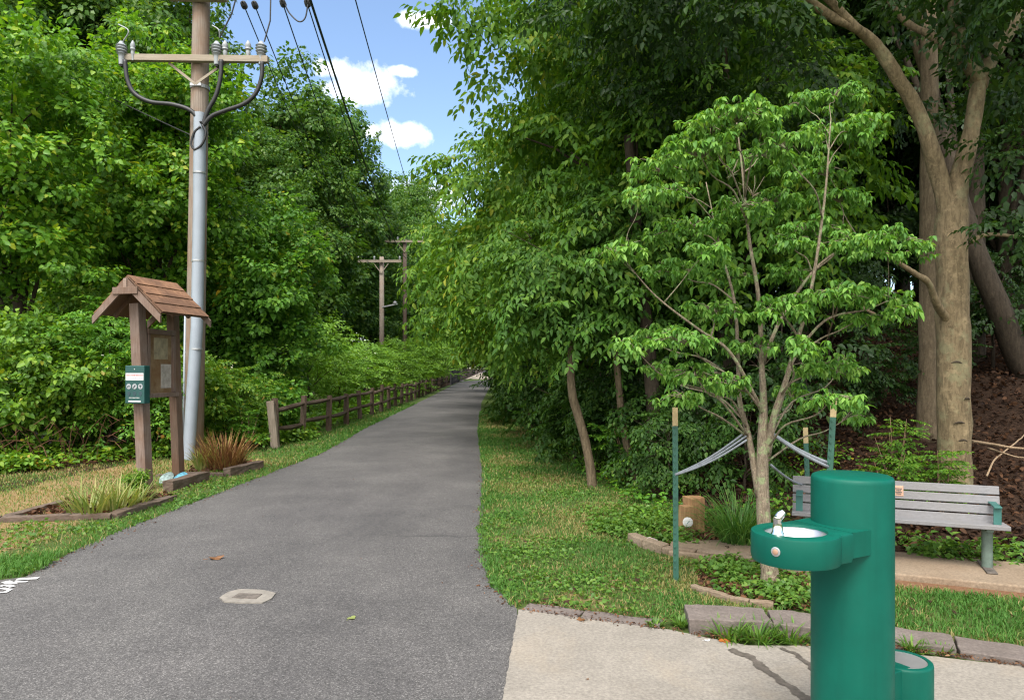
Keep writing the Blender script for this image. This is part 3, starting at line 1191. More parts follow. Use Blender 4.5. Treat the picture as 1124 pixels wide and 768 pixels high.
for sgn in (.11, L_ - .13):
    base = BR - U_ * sgn
    lp = base - N_ * .19
    m = MB()
    m.tube([lp + Vector((0, 0, bz)), lp + Vector((0, 0, .375))], .040, 14)
    leg = m.build('leg', M['bench_post'], bench, smooth=50)
    m = MB()
    m.box(lp + Vector((0, 0, bz + .008)), (.075, .40, .012), ROT)
    m.build('foot_plate', M['rust'], leg, bevel=.003)
    m = MB()
    m.beam(lp - N_ * .12 + Vector((0, 0, .372)), base - N_ * .05 + Vector((0, 0, .372)), .05, .02)
    m.beam(base - N_ * .055 + Vector((0, 0, .37)), base + N_ * .012 + Vector((0, 0, .66)), .05, .014, up=N_)
    m.build('bracket', M['bench_post'], bench, bevel=.002)
    # armrest: strap standing on the seat, bent back to the backrest
    aa = BR - U_ * (.055 if sgn < .5 else L_ - .06)
    m = MB()
    f0 = aa - N_ * .27
    m.beam(f0 + Vector((0, 0, .418)), f0 + Vector((0, 0, .555)), .055, .014, up=N_)
    m.beam(f0 + Vector((0, 0, .557)) - N_ * .03, aa - N_ * .055 + Vector((0, 0, .563)), .055, .014)
    m.build('armrest', M['bench_green'], bench, bevel=.003)
pt = BR - U_ * .73
m = MB()
m.box(pt - N_ * .061 + Vector((0, 0, .612)), (.072, .006, .088), ROT @ tilt)
pl = m.build('plaque', M['plaque'], bench, bevel=.002)
m = MB()
for k in range(4):
    m.box(pt - N_ * (.0645 + .0034 * k) + Vector((0, 0, .632 - k * .014)), (.05 - .012 * (k % 2), .0015, .005), ROT @ tilt)
m.build('plaque_lettering', M['ink_dark'], pl)

# ================================================================== STAKES, STRAPS, BLOCK, ROCK
def stake(base, topp, label, w=.042):
    base, topp = Vector(base), Vector(topp)
    root = thing('tree_stake', base, label, 'stake', 'steel stakes round the dogwood')
    ln = (topp - base).length
    d = (topp - base).normalized()
    k = topp - d * .145
    m = MB()
    b0 = base - d * .08
    m.beam(b0, k, w, .006, up=Vector((0, 1, 0)))
    m.beam(b0 + Vector((0, .012, 0)), k + Vector((0, .012, 0)), .006, .022, up=Vector((0, 1, 0)))
    q = .10
    while q < ln - .15:
        m.box(base + d * q + Vector((-w * .2, -.007, 0)), (.012, .010, .016))
        q += .055
    m.build('shaft', M['stake_green'], root, bevel=.001, segs=1)
    m = MB()
    m.beam(k, topp, w, .0065, up=Vector((0, 1, 0)))
    m.beam(k + Vector((0, .012, 0)), topp + Vector((0, .012, 0)), .006, .022, up=Vector((0, 1, 0)))
    m.build('tip', M['stake_cream'], root, bevel=.001, segs=1)
    return root


s1b, s1t = G(742, 637), P(741, 447, 5.69)
stake(s1b, s1t, 'green stake with cream tip standing alone in the lawn')
s2b, s2t = Vector((2.39, 5.60, .0)), P(915.5, 437, 5.60)
stake(s2b, s2t, 'leaning green stake with cream tip, tallest above the fountain pedestal', .048)
s3b, s3t = Vector((2.76, 6.75, .0)), P(884, 469, 6.75)
stake(s3b, s3t, 'short stake with cream tip at the far end of the bench', .045)


def strap(a, b, label, r=.010, sag=.03, n=2):
    a, b = Vector(a), Vector(b)
    m = MB()
    for i in range(n):
        o = Vector((0, .006 * i, .018 * i))
        pts = [a.lerp(b, t / 10) + o * (t / 10 * 1.6 + .1) - Vector((0, 0, sag * math.sin(math.pi * t / 10))) for t in range(11)]
        m.tube(pts, r, 6)
    return tag(m.build('tie_strap', M['strap'], smooth=180), label, 'strap', 'straps tying the dogwood to its stakes')


tz = P(822, 480, 5.5)
strap(P(741, 521, 5.69), tz + Vector((-.005, .03, -.02)), 'grey double strap from the lawn stake to the dogwood trunk', .0085, .03, 3)
strap(P(845, 474, 5.52), P(909, 512, 5.60), 'grey strap from the dogwood trunk to the leaning stake', .013, .02, 2)
strap(P(846, 510, 5.55), P(886, 533, 6.75), 'thin dark strap from the dogwood trunk to the short stake', .010, .03, 1)

# wood block with a round disc
bk = G(758, 583)
bl = thing('wooden_block', Vector((1.79, 7.30, .0)), 'short square wooden post with a white disc, behind the garden edging', 'post')
m = MB()
m.box(Vector((1.845, 7.40, .17)), (.16, .15, .37), Matrix.Rotation(R(18), 3, 'Z'))
weather(m.build('rear_block', M['block_wood'], bl, bevel=.004), .010, 8)
m = MB()
m.box(Vector((1.745, 7.30, .135)), (.10, .13, .30), Matrix.Rotation(R(18), 3, 'Z'))
weather(m.build('front_block', M['block_wood'], bl, bevel=.004), .006, 8)
m = MB()
rot = Vector((-.1, -1, 0)).to_track_quat('Z', 'Y').to_matrix()
m.lathe([(.050, 0), (.050, .004), (.046, .006)], Vector((1.742, 7.222, .135)), 28, rot)
ds = m.build('disc', M['white'], bl, smooth=40)
m = MB()
m.tube([Vector((1.730, 7.214, .122)), Vector((1.757, 7.214, .150))], .003, 5)
m.build('arrow_mark', M['teal_print'], ds)

# rock
m = MB()
m.lathe([(.02, -.02), (.075, .0), (.085, .03), (.06, .06), (.02, .075)], G(717, 601) + Vector((0, .07, 0)), 14)
for p in m.v:
    p += mnoise.noise_vector(p * 12) * .022
tag(m.build('garden_rock', M['rock'], smooth=60), 'small pale pink rock inside the curved garden edging', 'rock')

# ================================================================== VALVE BOX, FALLEN LEAVES ON THE PATH
vb = thing('utility_box', G(272, 655, .02), 'small utility lid in a rough pale concrete collar set in the asphalt', 'utility cover')
zc = .024
oc = [(241, 656), (249, 650.5), (262, 647), (290, 647.5), (303, 651), (298, 657), (288, 661.5), (262, 661.5), (246, 660.5)]
ic = [(254, 656.8), (262, 651.8), (288, 652.5), (281, 658.3)]
mm = MB()
mm.prism([tuple(G(x, y, zc).xy) for x, y in oc], .0, zc + .006)
weather(mm.build('collar', M['collar'], vb), .0035, 14, 3)
mm = MB()
mm.prism([tuple(G(x, y, zc).xy) for x, y in ic], .0, zc + .010)
lid = mm.build('lid', M['rust'], vb, bevel=.002)


def fallen(name, loc, size, mat, label, rz=0.0, curl=.4, lobes=5, group=None, z=0.0):
    m = MB()
    n = 24
    vs = [Vector((0, 0, .12 * curl))]
    for k in range(n):
        a = 2 * math.pi * k / n
        r = .5 * (.62 + .38 * abs(math.cos(a * lobes / 2)))
        vs.append(Vector((r * math.cos(a), r * .85 * math.sin(a), curl * .5 * (r ** 2) * (1 + .8 * math.sin(2 * a + 1)))))
    fs = [(0, 1 + k, 1 + (k + 1) % n) for k in range(n)]
    m.add(vs, fs)
    m.tube([Vector((-.45, 0, .05)), Vector((-.75, .06, .02))], .018, 4)
    rot = Matrix.Rotation(rz, 3, 'Z')
    zm = min(p.z for p in m.v)
    m.v = [rot @ (p - Vector((0, 0, zm))) * size for p in m.v]
    o = m.build(name, mat)
    o.location = Vector(loc) + Vector((0, 0, .001))
    return tag(o, label, 'fallen leaf', group)


fallen('fallen_leaf', G(237, 613, .027), .135, M['brown_leaf'], 'curled brown dead leaf lying alone on the asphalt path', .4, .9)
fallen('fallen_leaf', G(386, 678, .018), .07, M['green_leaf'], 'small pale green leaf lying on the asphalt path', 1.2, .4, 3)
fallen('fallen_leaf', G(795, 703, .022), .085, M['orange_leaf'], 'bright orange leaf on the concrete beside the kerb weeds', 2.2, .5)
fallen('fallen_leaf', G(776, 702.5, .022), .04, M['white'], 'small whitish leaf scrap on the concrete near the orange leaf', .2, .5, 3)
fallen('fallen_leaf', G(638, 680, .022), .07, M['brown_leaf'], 'brown leaf lying on the flat pavers near the path', 1.9, .6)
fallen('fallen_leaf', G(645, 745, .022), .018, M['brown_leaf'], 'tiny dark speck of leaf on the open concrete', .9, .6)

# ================================================================== KIOSK
KA = Vector((.222, .975, 0))
KS = Vector((.975, -.222, 0))
kb = Vector((-4.985, 9.92, 0))
k2 = Vector((-4.90, 10.72, 0))
ki = thing('notice_kiosk', (-4.95, 10.3, 0), 'leaning wooden notice kiosk with shingled gable roof on two posts', 'notice board')
ptop = P(150.5, 333, 9.86)
m = MB()
m.beam(kb - Vector((0, 0, .1)), ptop, .145, .145, up=KA)
m.build('post', M['post_wood'], ki, bevel=.008)
m = MB()
m.beam(k2 - Vector((0, 0, .1)), Vector((-4.985, 10.70, 2.52)), .125, .125, up=KA)
m.build('post', M['board_wood'], ki, bevel=.008)
ap0 = Vector((-5.06, 9.60, 2.885))
ap1 = ap0 + KA * .98
hw, rise = .52, .50
for sgn, nm in ((1, 'roof_slope'), (-1, 'roof_slope')):
    m = MB()
    slope = (KS * sgn * hw + Vector((0, 0, -rise)))
    nrm = KA.cross(slope).normalized()
    if nrm.z < 0:
        nrm = -nrm
    # decking board then shingle courses
    rows = 4
    for r_ in range(rows):
        t0, t1 = r_ / rows - (.0 if r_ == 0 else .05), (r_ + 1) / rows
        nsh = 5
        x = 0.0
        k = 0
        offs = (r_ % 2) * .09
        cuts = [0.0] + [min(max(offs + .19 * (i + 1) + random.uniform(-.02, .02), .02), .96) for i in range(nsh)] + [.98]
        cuts = sorted(set(cuts))
        for i in range(len(cuts) - 1):
            if cuts[i + 1] - cuts[i] < .03:
                continue
            A = ap0 + KA * (cuts[i] + .002)
            B = ap0 + KA * (cuts[i + 1] - .002)
            lo = .012 + random.uniform(0, .004)
            q = [A + slope * t0 + nrm * .008, B + slope * t0 + nrm * .008, B + slope * t1 + nrm * (lo + .008), A + slope * t1 + nrm * (lo + .008)]
            bt_ = [p - nrm * .011 for p in q]
            m.add(q + bt_, [(0, 1, 2, 3), (7, 6, 5, 4), (0, 4, 5, 1), (1, 5, 6, 2), (2, 6, 7, 3), (3, 7, 4, 0)])
    M.setdefault('shingle', wood_mat('roof_shingle', (.135, .066, .038), (.31, .172, .10), (.08, .046, .032), grain=(4, 4, 4)))
    sh = m.build(nm, M['shingle'], ki)
    m = MB()
    q = [ap0 - nrm * .004, ap1 - nrm * .004, ap1 + slope * .985 - nrm * .004, ap0 + slope * .985 - nrm * .004]
    m.add(q + [p - nrm * .02 for p in q], [(0, 1, 2, 3), (7, 6, 5, 4), (0, 4, 5, 1), (1, 5, 6, 2), (2, 6, 7, 3), (3, 7, 4, 0)])
    m.build('roof_deck', M['board_wood'], sh)
    # barge boards front and back
    for e in (0, 1):
        base = ap0 + KA * (-.014 if e == 0 else .995)
        m = MB()
        a0 = base + Vector((0, 0, -.035)) - nrm * .0
        q = [a0 + KS * sgn * .002, a0 + slope * 1.0 + Vector((0, 0, .0)), a0 + slope * 1.0 + Vector((0, 0, -.10)), a0 + KS * sgn * .002 + Vector((0, 0, -.13))]
        q2 = [p - KA * .028 for p in q] if e == 0 else [p + KA * .028 for p in q]
        m.add(q + q2, [(0, 1, 2, 3), (7, 6, 5, 4), (0, 4, 5, 1), (1, 5, 6, 2), (2, 6, 7, 3), (3, 7, 4, 0)])
        m.build('barge_board', M['post_wood'], ki)
m = MB()
m.box(ap0 - KA * .048 + Vector((0, 0, -.11)), (.05, .02, .13), Matrix((KS, KA, Vector((0, 0, 1)))).transposed())
m.build('ridge_plate', M['grey_wood'], ki, bevel=.003)
m = MB()
m.beam(ap0 - KA * .045 + Vector((0, 0, -.205)) - KS * .19, ap0 - KA * .045 + Vector((0, 0, -.205)) + KS * .19, .03, .09)
m.build('collar_beam', M['post_wood'], ki, bevel=.003)
# rafters under the roof
m = MB()
for e in (.3, .62):
    for sgn in (1, -1):
        b0 = ap0 + KA * e + Vector((0, 0, -.06))
        m.beam(b0, b0 + (KS * sgn * hw + Vector((0, 0, -rise))) * .9, .04, .07)
m.build('rafter', M['board_wood'], ki)
# board between the posts
b0 = Vector((-5.03, 9.90, 0)).lerp(Vector((-4.955, 10.70, 0)), .08)
b1 = Vector((-5.03, 9.90, 0)).lerp(Vector((-4.955, 10.70, 0)), .93)
KD = (b1 - b0).normalized()
KN = Vector((KD.y, -KD.x, 0))
KR = Matrix((KD, -KN, Vector((0, 0, 1)))).transposed()
cm = (b0 + b1) / 2
lw = (b1 - b0).length
m = MB()
m.box(cm + Vector((0, 0, 1.73)), (lw, .03, .84), KR)
M['notice_panel'] = wood_mat('stained_panel', (.13, .075, .035), (.36, .27, .16), (.17, .075, .03), grain=(2, 2, 2))
bd = m.build('notice_panel', M['notice_panel'], ki)
m = MB()
m.box(cm + KN * .03 + Vector((0, 0, 2.17)), (lw, .06, .07), KR)
m.box(cm + KN * .04 + Vector((0, 0, 1.285)), (lw + .06, .10, .06), KR)
m.box(cm + KN * .03 + KD * (lw / 2 - .03) + Vector((0, 0, 1.725)), (.05, .055, .81), KR)
m.box(cm + KN * .03 - KD * (lw / 2 - .03) + Vector((0, 0, 1.725)), (.05, .055, .81), KR)
m.build('panel_frame', M['post_wood'], bd, bevel=.004)
for k, (u, z, w_, h_) in enumerate(((.02, 1.94, .34, .30), (.15, 1.55, .26, .34))):
    m = MB()
    m.box(cm + KN * .0175 + KD * u + Vector((0, 0, z)), (w_, .003, h_), KR)
    M.setdefault('paper%d' % (k % 2), simple('faded_paper_%d' % (k % 2), ((.30, .25, .16), (.40, .36, .32))[k % 2], .9, 0, .35, 9))
    m.build('notice_sheet', M['paper%d' % (k % 2)], bd)

# dispenser hung on the front post
t_ = (1.44 / ptop.z)
pc = kb.lerp(ptop, t_)
wd = thing('waste_bag_dispenser', Vector((pc.x, pc.y, 1.19)) - KA * .14, 'dark green pet waste bag box with printed front on the kiosk post', 'bag dispenser')
DR = Matrix((KS, KA, Vector((0, 0, 1)))).transposed()
dc = Vector((-5.005, pc.y - .142, 1.445))
m = MB()
m.box(dc, (.295, .11, .505), DR)
m.build('box', M['station_green'], wd, bevel=.008)
fr = dc - KA * .0555
m = MB()
m.box(fr - KA * .001 + Vector((0, 0, .105)), (.275, .003, .095), DR)
wp = m.build('white_label', M['white'], wd)
m = MB()
x = -.125
while x < .12:
    ww = random.choice((.012, .018, .022))
    m.box(fr - KA * .0032 + KS * (x + ww / 2) + Vector((0, 0, .123)), (ww * .8, .001, .017), DR)
    x += ww + .004
m.build('label_print', M['ink_red'], wp)
m = MB()
x = -.11
while x < .11:
    ww = random.choice((.010, .016))
    m.box(fr - KA * .0032 + KS * (x + ww / 2) + Vector((0, 0, .092)), (ww * .8, .001, .010), DR)
    x += ww + .005
m.build('label_print', M['ink_grey'], wp)
for k in range(3):
    rot = (-KA).to_track_quat('Z', 'Y').to_matrix()
    c = fr + KS * (-.090 + .090 * k) + Vector((0, 0, -.025))
    m = MB()
    m.lathe([(.036, -.001), (.036, .003)], c, 24, rot)
    pg = m.build('pictogram', M['porcelain'], wd)
    m = MB()
    cc = c - KA * .0042
    if k == 0:
        m.tube([cc + KS * -.02 + Vector((0, 0, -.004)), cc + KS * .0 + Vector((0, 0, .006)), cc + KS * .02 + Vector((0, 0, .0))], .0055, 5)
        m.tube([cc + KS * -.012 + Vector((0, 0, -.014)), cc + KS * -.008 + Vector((0, 0, .004))], .004, 5)
    elif k == 1:
        m.tube([cc + KS * -.016 + Vector((0, 0, -.018)), cc + KS * .014 + Vector((0, 0, .018))], .006, 5)
    else:
        m.tube([cc + Vector((0, 0, -.02)), cc + Vector((0, 0, .012))], .005, 5)
        m.tube([cc + KS * -.014 + Vector((0, 0, .012)), cc + KS * .014 + Vector((0, 0, .012))], .006, 5)
    m.build('pictogram_sign', M['ink_dark'], pg)
    m = MB()
    m.lathe([(.026, -.001), (.026, .002)], c + Vector((0, 0, -.093)), 20, rot)
    m.box(c - KA * .001 + Vector((0, 0, -.115)), (.020, .003, .03), DR)
    m.build('dispensing_slot', M['ink_dark'], wd)
m = MB()
x = -.08
while x < .08:
    m.box(fr - KA * .001 + KS * x + Vector((0, 0, -.175)), (.014, .003, .008), DR)
    x += .021
m.box(fr - KA * .001 + Vector((0, 0, -.222)), (.19, .003, .018), DR)
m.build('lettering', M['white'], wd)
m = MB()
m.lathe([(.009, -.001), (.009, .004)], fr + Vector((0, 0, .205)), 12, (-KA).to_track_quat('Z', 'Y').to_matrix())
m.build('lock', M['galv'], wd)

# ================================================================== FLOWER BED TIMBERS
def timber(pts, w, h, label, z0=0.0):
    m = MB()
    for i in range(len(pts) - 1):
        a, b = Vector(pts[i]), Vector(pts[i + 1])
        n = 6
        for k in range(n):
            pass
        m.beam(a + Vector((0, 0, h / 2 + z0)), b + Vector((0, 0, h / 2 + z0)), w, h)
    o = weather(m.build('bed_timber', M['timber'], bevel=.006), .014, 6)
    return tag(o, label, 'timber', 'landscape timbers of the flower beds')


timber([G(-60, 575), G(0, 572)], .11, .06, 'weathered bed timber running out of view at the left edge')
timber([G(2, 572.5), G(123, 569)], .12, .06, 'long low bed timber in front of the yellowish plants')
timber([G(124, 569), G(190, 549)], .12, .065, 'bed timber slanting along the path toward the front kiosk post')
timber([G(8, 571), G(70, 554)], .10, .06, 'old timber slanting away behind the yellowish plants')
timber([G(184, 540), G(225, 528)], .15, .15, 'thick timber block beside the blue stepping stones')
timber([G(172, 524), G(212, 524)], .08, .06, 'thin reddish timber behind the blue stepping stones')
timber([G(206, 522.5), G(246, 523)], .08, .06, 'thin timber in front of the reddish dry plant')
timber([G(249, 523), G(286, 514)], .13, .13, 'thick timber beside the reddish dry plant, close to the path')

for px, mt, lb in ((179, 'teal_stone', 'teal mosaic stepping stone at the kiosk foot, left of the blue one'), (195, 'blue_stone', 'bright blue mosaic stepping stone leaning against the thick timber')):
    c = G(px, 531) + Vector((0, .1, .02))
    m = MB()
    m.lathe([(.098, 0), (.098, .03), (.09, .036)], c, 18)
    for p in m.v:
        p.z += (p.y - c.y) * .75 + .02
    m.v = [p + mnoise.noise_vector(p * 7) * .01 for p in m.v]
    tag(m.build('stepping_stone', M[mt], smooth=50), lb, 'stepping stone')

# ================================================================== UTILITY POLE
ub = Vector((-5.90, 13.5, 0))
UT = Vector((-5.72, 13.5, 10.4))
up = thing('utility_pole', ub, 'tall wooden utility pole with grey riser pipe and black cables near the kiosk', 'utility pole')


def pole_at(z):
    return ub.lerp(UT, z / UT.z)


m = MB()
m.tube([pole_at(z) - Vector((0, 0, .2 if z == 0 else 0)) for z in (0, 2, 4, 6, 8, 10.4)], [.175, .168, .162, .157, .152, .145], 20)
m.build('pole', M['pole_wood'], up, smooth=180)
m = MB()
cz = [(0, .02, -.26), (1.2, .07, -.255), (2.4, .13, -.25), (4.5, .13, -.245), (6.3, .11, -.24)]
m.tube([pole_at(z) + Vector((dx, dy, 0)) for z, dx, dy in cz], .105, 20)
cd = m.build('conduit', M['conduit'], up, smooth=60)
for z in (2.0, 3.6, 5.2):
    q = pole_at(z)
    m = MB()
    m.lathe([(.108, 0), (.112, .0), (.112, .03), (.108, .03)], q + Vector((.125, -.25, 0)), 20)
    m.build('conduit_strap', M['galv'], cd, smooth=40)
m = MB()
m.tube([pole_at(0) + Vector((-.17, -.06, 0)), pole_at(2.7) + Vector((-.17, -.06, 0))], .022, 8)
m.build('ground_conduit', M['conduit'], up, smooth=180)
az = 7.30
aY = 13.5 - .22
m = MB()
m.beam(Vector((-7.12, aY + .03, az + .03)), Vector((-4.43, aY - .03, az - .03)), .10, .115)
m.build('crossarm', M['arm_wood'], up, bevel=.006)
for dx in (-.50, .52):
    m = MB()
    q = pole_at(6.85)
    m.beam(q + Vector((0, -.19, 0)), Vector((q.x + dx, aY + .065, az - .05)), .045, .02, up=Vector((0, 1, 0)))
    m.build('arm_brace', M['arm_wood'], up)
m = MB()
m.lathe([(.165, -.03), (.172, -.03), (.172, .03), (.165, .03)], pole_at(6.85), 20)
m.box(pole_at(6.85) + Vector((0, -.18, 0)), (.2, .03, .05))
m.build('pole_band', M['galv'], up)


def pothead(x, s=1.0):
    b = Vector((x, aY - .03, az + .0))
    m = MB()
    m.lathe([(.045 * s, -.12), (.05 * s, .02), (.06 * s, .06), (.085 * s, .075), (.055 * s, .10), (.10 * s, .12), (.07 * s, .15), (.105 * s, .17), (.07 * s, .20), (.10 * s, .22), (.06 * s, .25), (.03 * s, .30)], b, 16)
    m.build('cable_terminator', M['porcelain'], up, smooth=60)
    m = MB()
    m.box(b + Vector((0, .03, -.07)), (.05, .10, .16))
    m.build('terminator_bracket', M['black'], up)


for x in (-7.10, -5.37, -4.56):
    pothead(x)
for x, s in ((-6.90, .6), (-5.22, .75), (-4.80, .75)):
    m = MB()
    b = Vector((x, aY - .02, az + .06))
    m.lathe([(.03 * s, -.1), (.04 * s, .0), (.06 * s, .04), (.045 * s, .08), (.08 * s, .10), (.06 * s, .14), (.08 * s, .16), (.05 * s, .22), (.02 * s, .26)], b, 12)
    m.build('surge_arrester', M['porcelain'], up, smooth=60)


def bez(pts, k=14):
    """Catmull-Rom through points"""
    pts = [Vector(p) for p in pts]
    e = [pts[0] * 2 - pts[1]] + pts + [pts[-1] * 2 - pts[-2]]
    o = []
    for i in range(1, len(e) - 2):
        for j in range(k):
            t = j / k
            a, b, c, d = e[i - 1], e[i], e[i + 1], e[i + 2]
            o.append(.5 * ((2 * b) + (c - a) * t + (2 * a - 5 * b + 4 * c - d) * t * t + (3 * b - a - 3 * c + d) * t ** 3))
    o.append(pts[-1])
    return o


cY = 13.5 - .28
ctop = P(222, 137, cY)
for pts in ([(137, 66), (140, 88), (148, 103), (165, 112), (190, 115), (210, 122), (221, 136)],
            [(243, 66), (242, 85), (237, 105), (228, 122), (223, 137)],
            [(288, 68), (287, 85), (281, 102), (268, 114), (246, 122), (232, 128), (223, 138)]):
    m = MB()
    m.tube(bez([P(x, y, cY - .02) for x, y in pts], 8), .040, 8)
    m.build('power_cable', M['black'], up, smooth=180)
m = MB()
lp = [P(x, y, cY - .06) for x, y in ((222, 137), (226, 146), (222, 158), (214, 164), (210, 158), (213, 146), (220, 139))]
m.tube(bez(lp, 6), .020, 6)
m.build('cable_loop', M['black'], up, smooth=180)
for a, b, c in (((135, 46), (141, 34), (130, 27)), ((241, 42), (240, 33), (233, 28))):
    m = MB()
    m.tube(bez([P(*a, cY), P(*b, cY - .05), P(*c, cY)], 6), .012, 5)
    m.build('jumper_lead', M['porcelain'], up, smooth=180)
# upper crossarms
for z, x0, x1 in ((8.62, -6.6, -3.4), (8.40, -6.25, -5.2)):
    q = pole_at(z)
    m = MB()
    m.beam(Vector((x0, 13.28, z + .02)), Vector((x1, 13.28, z)), .10, .115)
    m.build('crossarm', M['arm_wood'], up, bevel=.005)
for a, b in (((290, 46), (297, 0)), ((241, 42), (262, -12))):
    m = MB()
    m.tube([P(*a, cY), P((a[0] + b[0]) / 2 + 3, (a[1] + b[1]) / 2, cY), P(*b, cY)], .014, 5)
    m.build('riser_wire', M['wire'], up)


# far poles
def far_pole(base, top, arm_w, arm_z, r, mat, label, arms=1, bracket=False):
    base, top = Vector(base), Vector(top)
    root = thing('utility_pole', base, label, 'utility pole')
    m = MB()
    m.tube([base, base.lerp(top, .5), top], [r, r * .93, r * .85], 12)
    m.build('pole', mat, root, smooth=180)
    m = MB()
    c = base.lerp(top, (arm_z - base.z) / (top.z - base.z))
    m.beam(c + Vector((-arm_w / 2 - .1, -r - .05, 0)), c + Vector((arm_w / 2 - .1, -r - .05, 0)), .11, .16)
    m.build('crossarm', M['arm_wood'], root)
    for dx in (-.48, -.12, .46):
        m = MB()
        m.lathe([(.03, 0), (.06, .06), (.05, .12), (.07, .16), (.03, .24)], c + Vector((dx * arm_w - .1, -r - .05, .08)), 8)
        m.build('insulator', M['porcelain'], root)
    for dx in (-.5, .5):
        m = MB()
        m.beam(c + Vector((dx - .0, -r - .05, -.08)), c + Vector((0, -r - .02, -.75)), .05, .03, up=Vector((0, 1, 0)))
        m.build('arm_brace', M['arm_wood'], root)
    if bracket:
        m = MB()
        q = Vector((c.x, c.y - .1, 5.55))
        m.beam(q, q + Vector((1.0, 0, .2)), .08, .08)
        m.lathe([(.04, 0), (.12, .02), (.12, .1), (.03, .16)], q + Vector((.85, 0, .22)), 10)
        m.build('side_bracket', M['galv'], root)
    return root


p1 = Vector((-8.22, 46, gh(-8.2, 46)))
M['pole_pale'] = wood_mat('pole_pale', (.20, .165, .135), (.38, .33, .28), (.26, .20, .16), grain=(16, 16, .7))
far_pole(p1, (-8.22, 46, 8.72), 2.75, 8.42, .165, M['pole_pale'], 'pale far utility pole with one crossarm above the light green shrubs', bracket=True)
p2 = Vector((-7.65, 52, gh(-7.4, 52)))
far_pole(p2, (-7.65, 52, 10.9), 3.1, 10.72, .16, M['pole_dark'], 'darker far utility pole half hidden behind overhanging leaves')


def wire(a, b, sag, label, r=.013, group='overhead power lines', ins=False):
    a, b = Vector(a), Vector(b)
    root = thing('power_line', a, label, 'overhead wire', group)
    m = MB()
    n = 24
    m.tube([a.lerp(b, t / n) - Vector((0, 0, 4 * sag * (t / n) * (1 - t / n))) for t in range(n + 1)], r, 5)
    m.build('conductor', M['wire'], root)
    if ins:
        d = (b - a).normalized()
        rot = d.to_track_quat('Z', 'Y').to_matrix()
        m = MB()
        m.lathe([(.015, 0), (.055, .02), (.025, .06), (.06, .08), (.025, .12), (.06, .14), (.025, .18), (.012, .24)], a + d * .05, 10, rot)
        m.build('insulator', M['black'], root, smooth=60)
    return root


armc = Vector((-8.3, 45.8, 8.6))
wire(P(266, 2, 13.4), armc + Vector((-1.2, 0, .1)), .5, 'overhead wire leaving the near pole, closest to it', .011, ins=True)
wire(P(278, 2, 13.4), armc + Vector((-.8, 0, .1)), .55, 'overhead wire second out from the near pole, with black insulator', .011, ins=True)
wire(P(309, 0, 13.4), armc + Vector((.1, 0, .1)), .6, 'overhead wire in the middle of the sky gap, with black insulator', .012, ins=True)
wire(P(336, 0, 13.4), armc + Vector((1.2, 0, .1)), .6, 'overhead wire just left of the thick cable, with black insulator', .012, ins=True)
wire(P(325, -48, 9.0), Vector((-7.5, 51.7, 9.5)), .7, 'thick overhead cable crossing the white cloud', .019)
wire(P(377, -48, 9.5), Vector((-6.2, 51.7, 11.0)), .3, 'thin overhead wire nearest the overhanging tree', .010)
m = MB()
m.tube(bez([P(312, 4, 13.5), P(318, 15, 13.45), P(328, 24, 13.4), P(335, 20, 13.4), P(338, 5, 13.4)], 6), .014, 5)
tag(m.build('jumper_wire', M['black'], smooth=180), 'drooping black jumper loop between two insulators in the sky', 'overhead wire')
wire(P(213, 150, 13.5), P(-40, 20, 20), .1, 'thin wire running left from the near pole into the trees', .010)

# ================================================================== FENCE
def fence_x(y):
    return float(left_x(y)) - np.interp(y, [15, 20, 30, 60, 90], [1.2, .78, .62, .55, .4])


fn = thing('split_rail_fence', (fence_x(17.1), 17.1, 0), 'brown split rail fence running along the left side of the path', 'fence')
ys = [15.35, 17.1]
while ys[-1] < 72:
    ys.append(ys[-1] + 2.15 * random.uniform(.93, 1.07))
pp = []
for i, y in enumerate(ys):
    x = fence_x(y)
    b = Vector((x, y, gh(x, y)))
    m = MB()
    ln = Vector((random.uniform(-.05, .05), random.uniform(-.05, .05), 0))
    hh = random.uniform(.92, 1.06)
    m.tube([b - Vector((0, 0, .1)), b + ln * .5 + Vector((0, 0, hh * .5)), b + ln + Vector((0, 0, hh))], [.085, .075, .07], 7)
    m.rough(.018, 7)
    m.build('post', M['fence_wood'], fn)
    pp.append((b, ln, hh))
for i in range(len(pp) - 1):
    for z in (.40, .82):
        a = pp[i][0] + pp[i][1] * z + Vector((0, 0, z + random.uniform(-.05, .05)))
        b = pp[i + 1][0] + pp[i + 1][1] * z + Vector((0, 0, z + random.uniform(-.05, .05)))
        m = MB()
        mid_ = a.lerp(b, .5) + Vector((random.uniform(-.03, .03), 0, random.uniform(-.04, .02)))
        m.tube([a, a.lerp(mid_, .5), mid_, mid_.lerp(b, .5), b], [.035, .055, .06, .055, .035], 6)
        m.rough(.015, 6)
        m.build('rail', M['fence_wood'], fn)
m = MB()
q = G(303, 492)
m.beam(q - Vector((0, 0, .1)), P(297, 440, q.y), .15, .12)
M.setdefault('pale_post', wood_mat('pale_post', (.16, .13, .10), (.34, .285, .23), (.22, .165, .12), grain=(16, 16, 1)))
tag(weather(m.build('leaning_post', M['pale_post'], bevel=.006), .014, 5), 'pale weathered leaning post at the near end of the rail fence', 'post')

